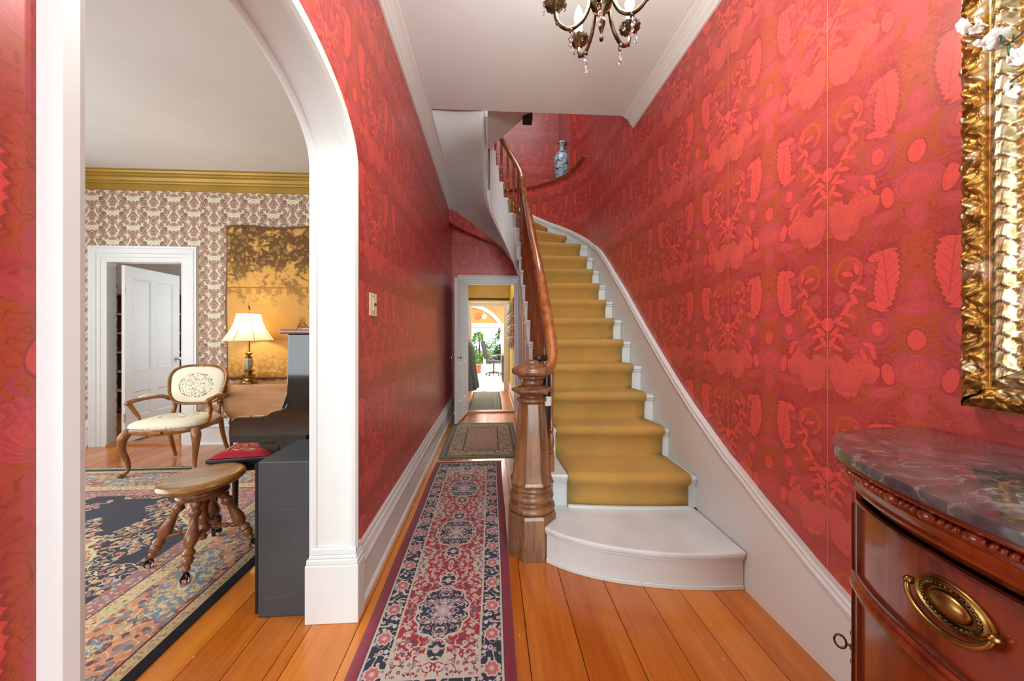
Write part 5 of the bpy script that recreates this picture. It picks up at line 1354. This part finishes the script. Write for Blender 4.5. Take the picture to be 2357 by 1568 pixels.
second = [wpt(2306, 216, 1.09), wpt(2330, 200, 1.09), wpt(2352, 170, 1.08), Vector((1.05, .42, 1.85)), Vector((1.02, .17, 1.1))]
for pth in (main, second):
    P = smooth_path([p-o0 for p in pth], 6); MB().tube(P, [lerp(.0012, .003, i/len(P)) for i in range(len(P))], 6).build('branch', M['bark'], vz, smooth='all')
rr = random.Random(11)
for u, v, r_, x_ in spots:
    c0 = wpt(u, v, x_)-o0
    m = MB(); Q = Matrix.Rotation(rr.uniform(-.6, .6), 4, 'Z') @ Matrix.Rotation(PI/2+rr.uniform(-.5, .5), 4, 'X')
    for k in range(5):
        a = 2*PI*k/5+rr.random(); st0 = len(m.v); m.ball((r_*.55, 0, r_*.12), r_*.55, 1, .8, .28, 14, 9)
        m.xf(Matrix.Translation(c0) @ Q @ Matrix.Rotation(a, 4, 'Z') @ Matrix.Rotation(-.35, 4, 'Y'), st0)
    m.build('blossom', M['petal'], vz, smooth='all')
for u, v, L_, an in ((2310, 92, .035, -.6), (2322, 112, .045, -1.0), (2332, 88, .025, .3), (2322, 205, .02, .5)):
    c0 = wpt(u, v, 1.09)-o0; m = MB(); m.ball((0, 0, 0), L_/2, 1, .12, .38, 8, 6); m.xf(Matrix.Translation(c0) @ Matrix.Rotation(.6, 4, 'Z') @ Matrix.Rotation(an, 4, 'Y')); m.build('leaf', M['leaf_dark'], vz, smooth='all')
# ============================================================ CHANDELIER
CHX, CHY = .362, 1.15
ch = empty('chandelier', (CHX, CHY, .040)); tag(ch, 'antique brass five arm chandelier with candle bulbs and crystal strings', 'chandelier')
DB = M['dark_brass']
MB().lathe([(.001, 2.222), (.006, 2.224), (.0075, 2.232), (.004, 2.242), (.005, 2.252), (.012, 2.275), (.014, 2.285), (.008, 2.298), (.012, 2.305), (.014, 2.315), (.030, 2.328), (.040, 2.35), (.043, 2.372), (.036, 2.392), (.028, 2.40)], seg=20).build('lower_bowl', DB, ch, smooth=True, ang=50)
MB().lathe([(.030, 2.40), (.034, 2.41), (.022, 2.43), (.012, 2.45), (.016, 2.50), (.024, 2.56), (.016, 2.62), (.009, 2.66), (.02, 2.70), (.01, 2.74), (.006, 2.80), (.003, 2.84), (.003, 3.24), (.02, 3.25), (.05, 3.275), (.055, 3.299)], seg=18).build('stem', M['brass'], ch, smooth=True, ang=50)
def xtal(m, p, r):
    st0 = len(m.v); m.ball((0, 0, 0), r, 1, .6, 1.15, 8, 4); m.xf(Matrix.Translation(p) @ Matrix.Rotation(rr.uniform(0, 3), 4, 'Z'), st0)
def string_(p, n, r=.0078, gap=.0165, sway=.003):
    m = MB()
    for k in range(n): xtal(m, (p[0]+rr.uniform(-sway, sway), p[1], p[2]-.008-k*gap), r)
    o = m.build('crystal_string', M['crystal'], ch); o['kind'] = 'stuff'
AZ0 = math.radians(105)       # first arm, measured from +x
for i in range(5):
    a = AZ0-2*PI/5*i; ca, sa = math.cos(a), math.sin(a); R_ = .152
    arm = empty('arm', (0, 0, 0), parent=ch)
    f = lambda r, z: (r*ca, r*sa, z)
    P = smooth_path([f(.034, 2.385), f(.042, 2.33), f(.065, 2.285), f(.10, 2.262), f(.128, 2.268), f(.147, 2.29), f(R_, 2.318)], 5)
    m = MB().tube(P, [.0065]*len(P), 8)
    P2 = smooth_path([f(.034, 2.39), f(.05, 2.43), f(.075, 2.44), f(.085, 2.415), f(.07, 2.395), f(.058, 2.408)], 4); m.tube(P2, .004, 6)
    m.ball(f(.10, 2.255), .008, seg=8, rings=5); m.ball(f(.146, 2.279), .006, seg=6, rings=4); m.build('arm_branch', DB, arm, smooth='all')
    cup = lambda a_, z_: 1+.22*(1-abs(math.sin(a_*7)))*(1 if z_ > .008 else 0)
    MB().lathe([(.006, -.012), (.012, -.006), (.016, 0), (.027, .010), (.033, .022), (.029, .016), (.016, .006), (.010, .008)], f(R_, 2.325), 48, cap=False, twist=cup).build('drip_cup', DB, arm, smooth=True, ang=60)
    MB().lathe([(.0135, .004), (.0135, .072), (.008, .074)], f(R_, 2.325), 12).build('candle_sleeve', M['candle'], arm, smooth=True)
    MB().lathe([(.008, 0), (.0155, .018), (.0165, .034), (.010, .056), (.001, .075)], f(R_, 2.399), 12).build('flame_bulb', M['bulb'], arm, smooth='all')
    point('candle_light', (CHX+R_*ca, CHY+R_*sa, 2.53), 13, (.95, .95, .84), .03)
    string_(f(.10, 2.252), 4); string_(f(.190, 2.348), 3, .006, .014); string_(f(.122, 2.346), 2, .006, .014)
# ============================================================ BACK ROOM BOOKCASE
bk = empty('bookcase', (-5.75, 6.42, 0)); tag(bk, 'brown wooden bookcase glimpsed through the open parlor door', 'bookcase')
for x in (-.70, .70): MB().sbox(x-.015, x+.015, -.14, .14, 0, 1.95).build('side_panel', M['shelfwood'], bk)
MB().sbox(-.685, .685, .12, .135, 0, 1.95).build('back_panel', M['shelfwood'], bk)
for k in range(7): MB().sbox(-.685, .685, -.14, .12, .02+k*.32, .045+k*.32).build('shelf', M['cream' if 0 < k < 6 else 'shelfwood'], bk)
# ============================================================ PASSAGE AND GARDEN ROOM
ct = empty('hanging_coat', (-.43, 7.0, 0)); tag(ct, 'grey wool coat hanging just inside the passage beyond the hall door', 'coat')
m = MB(); vs = []
secs = [(1.17, .02, .03), (1.14, .05, .05), (1.08, .09, .07), (.95, .12, .09), (.7, .14, .11), (.45, .155, .13), (.22, .165, .14), (.20, .15, .13)]; seg = 20
for z, rx, ry in secs:
    for i in range(seg):
        a = 2*PI*i/seg; k_ = 1+.10*math.sin(a*5+z*3); vs.append((-.02+rx*k_*math.cos(a), ry*k_*math.sin(a), z))
m.add(vs, [(j*seg+i, j*seg+(i+1) % seg, (j+1)*seg+(i+1) % seg, (j+1)*seg+i) for j in range(len(secs)-1) for i in range(seg)]+[[(len(secs)-1)*seg+i for i in range(seg)]])
m.build('coat_body', M['coat'], ct, smooth='all')
MB().tube(smooth_path([(.03, -.05, 1.10), (.07, -.07, .90), (.09, -.08, .65), (.13, -.07, .42), (.155, -.06, .26)], 4), [.045]*4+[.055]*13, 12).build('sleeve', M['coat'], ct, smooth='all')
MB().tube([(-.04, .05, 1.17), (0, 0, 1.165), (.05, -.05, 1.10), (.06, -.06, 1.06)], [.018, .024, .022, .010], 8, sy=.5).build('collar', M['coat'], ct, smooth='all')
MB().sbox(-.125, -.02, -.015, .015, 1.155, 1.185).build('coat_hook', M['dark'], ct)
ck = empty('hook_rack', (QX1-.002, 7.0, 0)); tag(ck, 'wooden wall rack with white hooks and cords on the passage right wall', 'hook rack')
MB().sbox(-.022, 0, -.75, .75, 1.05, 1.95).build('back_board', M['shelfwood'], ck, bevel=.004)
for i in range(9):
    for j in range(4):
        y, z = -.68+i*.17, 1.16+j*.22+(.06 if i % 2 else 0)
        MB().tube([(-.02, y, z), (-.055, y, z+.01), (-.075, y, z-.03), (-.06, y, z-.09), (-.045, y, z-.12)], [.011, .010, .013, .012, .006], 8).build('hook', M['cream'], ck, smooth='all')
pl = empty('planter', (-.60, 13.5, GF)); tag(pl, 'terracotta plant trough on the garden room floor by the glass doors', 'planter')
MB().sbox(-.28, .22, -.13, .13, 0, .30).build('trough', M['terracotta'], pl, bevel=.02); MB().sbox(-.30, .24, -.15, .15, .27, .32).build('rim', M['terracotta'], pl, bevel=.01)
oc = empty('office_chair', (.10, 12.7, GF), math.radians(75)); tag(oc, 'dark green swivel office chair in front of the right garden door', 'chair')
MB().sbox(-.24, .24, -.24, .24, .46, .53).build('seat', M['office'], oc, bevel=.03)
MB().sbox(-.23, .23, -.03, .03, .0, .66).xf(Matrix.Translation((0, .27, .58)) @ Matrix.Rotation(math.radians(-12), 4, 'X')).build('backrest', M['office'], oc, bevel=.03)
MB().lathe([(.03, .06), (.03, .46)], seg=12).build('gas_column', M['steel_frame'], oc, smooth=True)
for k in range(5):
    a = 2*PI*k/5+.3; MB().tube([(0, 0, .12), (.28*math.cos(a), .28*math.sin(a), .07)], [.028, .018], 8).build('base_arm', M['steel_frame'], oc, smooth=True)
    MB().ball((.28*math.cos(a), .28*math.sin(a), .03), .03, seg=10, rings=6).build('caster', M['black_satin'], oc, smooth='all')
for sx in (-1, 1): MB().tube(smooth_path([(sx*.25, .14, .50), (sx*.28, .12, .62), (sx*.28, .04, .70), (sx*.28, -.16, .70), (sx*.27, -.19, .62)], 3), .02, 8).build('armrest', M['steel_frame'], oc, smooth='all')
dk = empty('desk', (.74, 11.2, GF)); tag(dk, 'grey work desk at the right edge of the garden room doorway', 'desk')
MB().sbox(-.42, .42, -.6, .6, .80, .84).build('desk_top', M['steel_frame'], dk, bevel=.005); MB().sbox(-.40, -.05, -.55, .55, .06, .80).build('drawer_unit', M['office'], dk, bevel=.01); MB().sbox(.30, .38, -.55, .55, 0, .80).build('side_panel', M['steel_frame'], dk)
mo = empty('monitor', (.48, 11.35, GF+.84)); tag(mo, 'black computer monitor standing on the grey desk', 'monitor')
MB().sbox(-.03, .0, -.25, .25, .12, .46).build('screen', M['black_satin'], mo, bevel=.006); MB().sbox(-.02, .02, -.04, .04, .01, .14).build('stand', M['steel_frame'], mo); MB().sbox(-.10, .10, -.12, .12, 0, .012).build('base', M['steel_frame'], mo)
pq = empty('round_wall_plaque', (-.565, GY-.03, 2.09)); tag(pq, 'round orange and brown ornament on the apricot wall', 'plaque')
mq = simple('rust_paint', rgb(196, 92, 40), .6)
for r0, r1, z0, mt_ in ((.0, .15, 0, M['orange_wall']), (.10, .13, .01, mq), (.03, .065, .012, mq)):
    MB().lathe([(max(r0, .001), 0), (r1, 0), (r1, .012), (max(r0, .001), .014)], seg=24, cap=False).xf(Matrix.Translation((0, -z0, 0)) @ Matrix.Rotation(PI/2, 4, 'X')).build('ring', mt_, pq, smooth=True)
gb = empty('globe_lamp', (-.26, 14.0, 0)); tag(gb, 'small white globe pendant lamp in the garden room', 'lamp')
MB().ball((0, 0, 1.99), .085, seg=20, rings=12).build('globe', M['disc'], gb, smooth='all'); MB().tube([(0, 0, 2.06), (0, 0, GH)], .005, 6).build('cord', M['ivory'], gb)
# garden: leafy shrubs and two slim trees outside the glass
def leaves(name, c, rx, ry, rz_, n, size, mats, label, cat='shrub', group=None, trunk=None, seed=1):
    r = random.Random(seed); e_ = empty(name, c); tag(e_, label, cat, group); m = MB()
    for i in range(n):
        t1, t2 = r.uniform(0, 2*PI), math.acos(r.uniform(-.2, 1)); q = r.uniform(.55, 1.0)
        p = Vector((rx*q*math.sin(t2)*math.cos(t1), ry*q*math.sin(t2)*math.sin(t1), rz_*q*math.cos(t2)+(trunk or rz_*.2)))
        s_ = size*r.uniform(.6, 1.3); a = Vector((r.uniform(-1, 1), r.uniform(-1, 1), r.uniform(-.4, 1))).normalized(); b = a.cross(Vector((r.uniform(-1, 1), 1, r.uniform(-1, 1)))).normalized()
        m.add([p-a*s_, p+b*s_*.35+Vector((0, 0, s_*.1)), p+a*s_, p-b*s_*.35+Vector((0, 0, s_*.1))], [(0, 1, 2), (0, 2, 3)])
    o = m.build('foliage', mats, e_); o['kind'] = 'stuff'
    if trunk: MB().tube([(0, 0, -.1), (.04, 0, trunk*.5), (0, 0, trunk+rz_*.5)], [.06, .05, .02], 8).build('trunk', M['bark'], e_, smooth='all')
    else: MB().tube([(0, 0, -.1), (.02, 0, rz_*.8)], [.03, .012], 6).build('stem', M['bark'], e_)
for i, (x, y, rx, rz_, mt_, lb) in enumerate([(-1.0, 17.6, .42, .75, 'leaf', 'bright green shrub left behind the garden doors'), (-.25, 17.0, .36, .62, 'leaf', 'low bright shrub in the middle behind the garden doors'), (.45, 17.9, .36, .8, 'leaf_dark', 'dark leafy shrub behind the office chair outside'),
        (-1.2, 19.5, .6, 1.1, 'leaf_dark', 'tall dark shrub at the far left of the garden'), (.1, 19.2, .55, 1.2, 'leaf', 'tall pale shrub in the middle of the garden'), (.9, 19.8, .6, 1.3, 'leaf_dark', 'tall dark shrub at the right of the garden')]):
    leaves('garden_shrub', (x, y, GF), rx, .35, rz_, 420, .085, M[mt_], lb, seed=i+1)
leaves('garden_tree', (-.62, 18.4, GF), .35, .35, .5, 260, .08, M['leaf'], 'slim young tree outside the left garden door', 'tree', trunk=1.15, seed=21)
leaves('garden_tree', (.62, 18.6, GF), .4, .35, .6, 260, .08, M['leaf_dark'], 'slim young tree outside the right garden door', 'tree', trunk=1.3, seed=22)
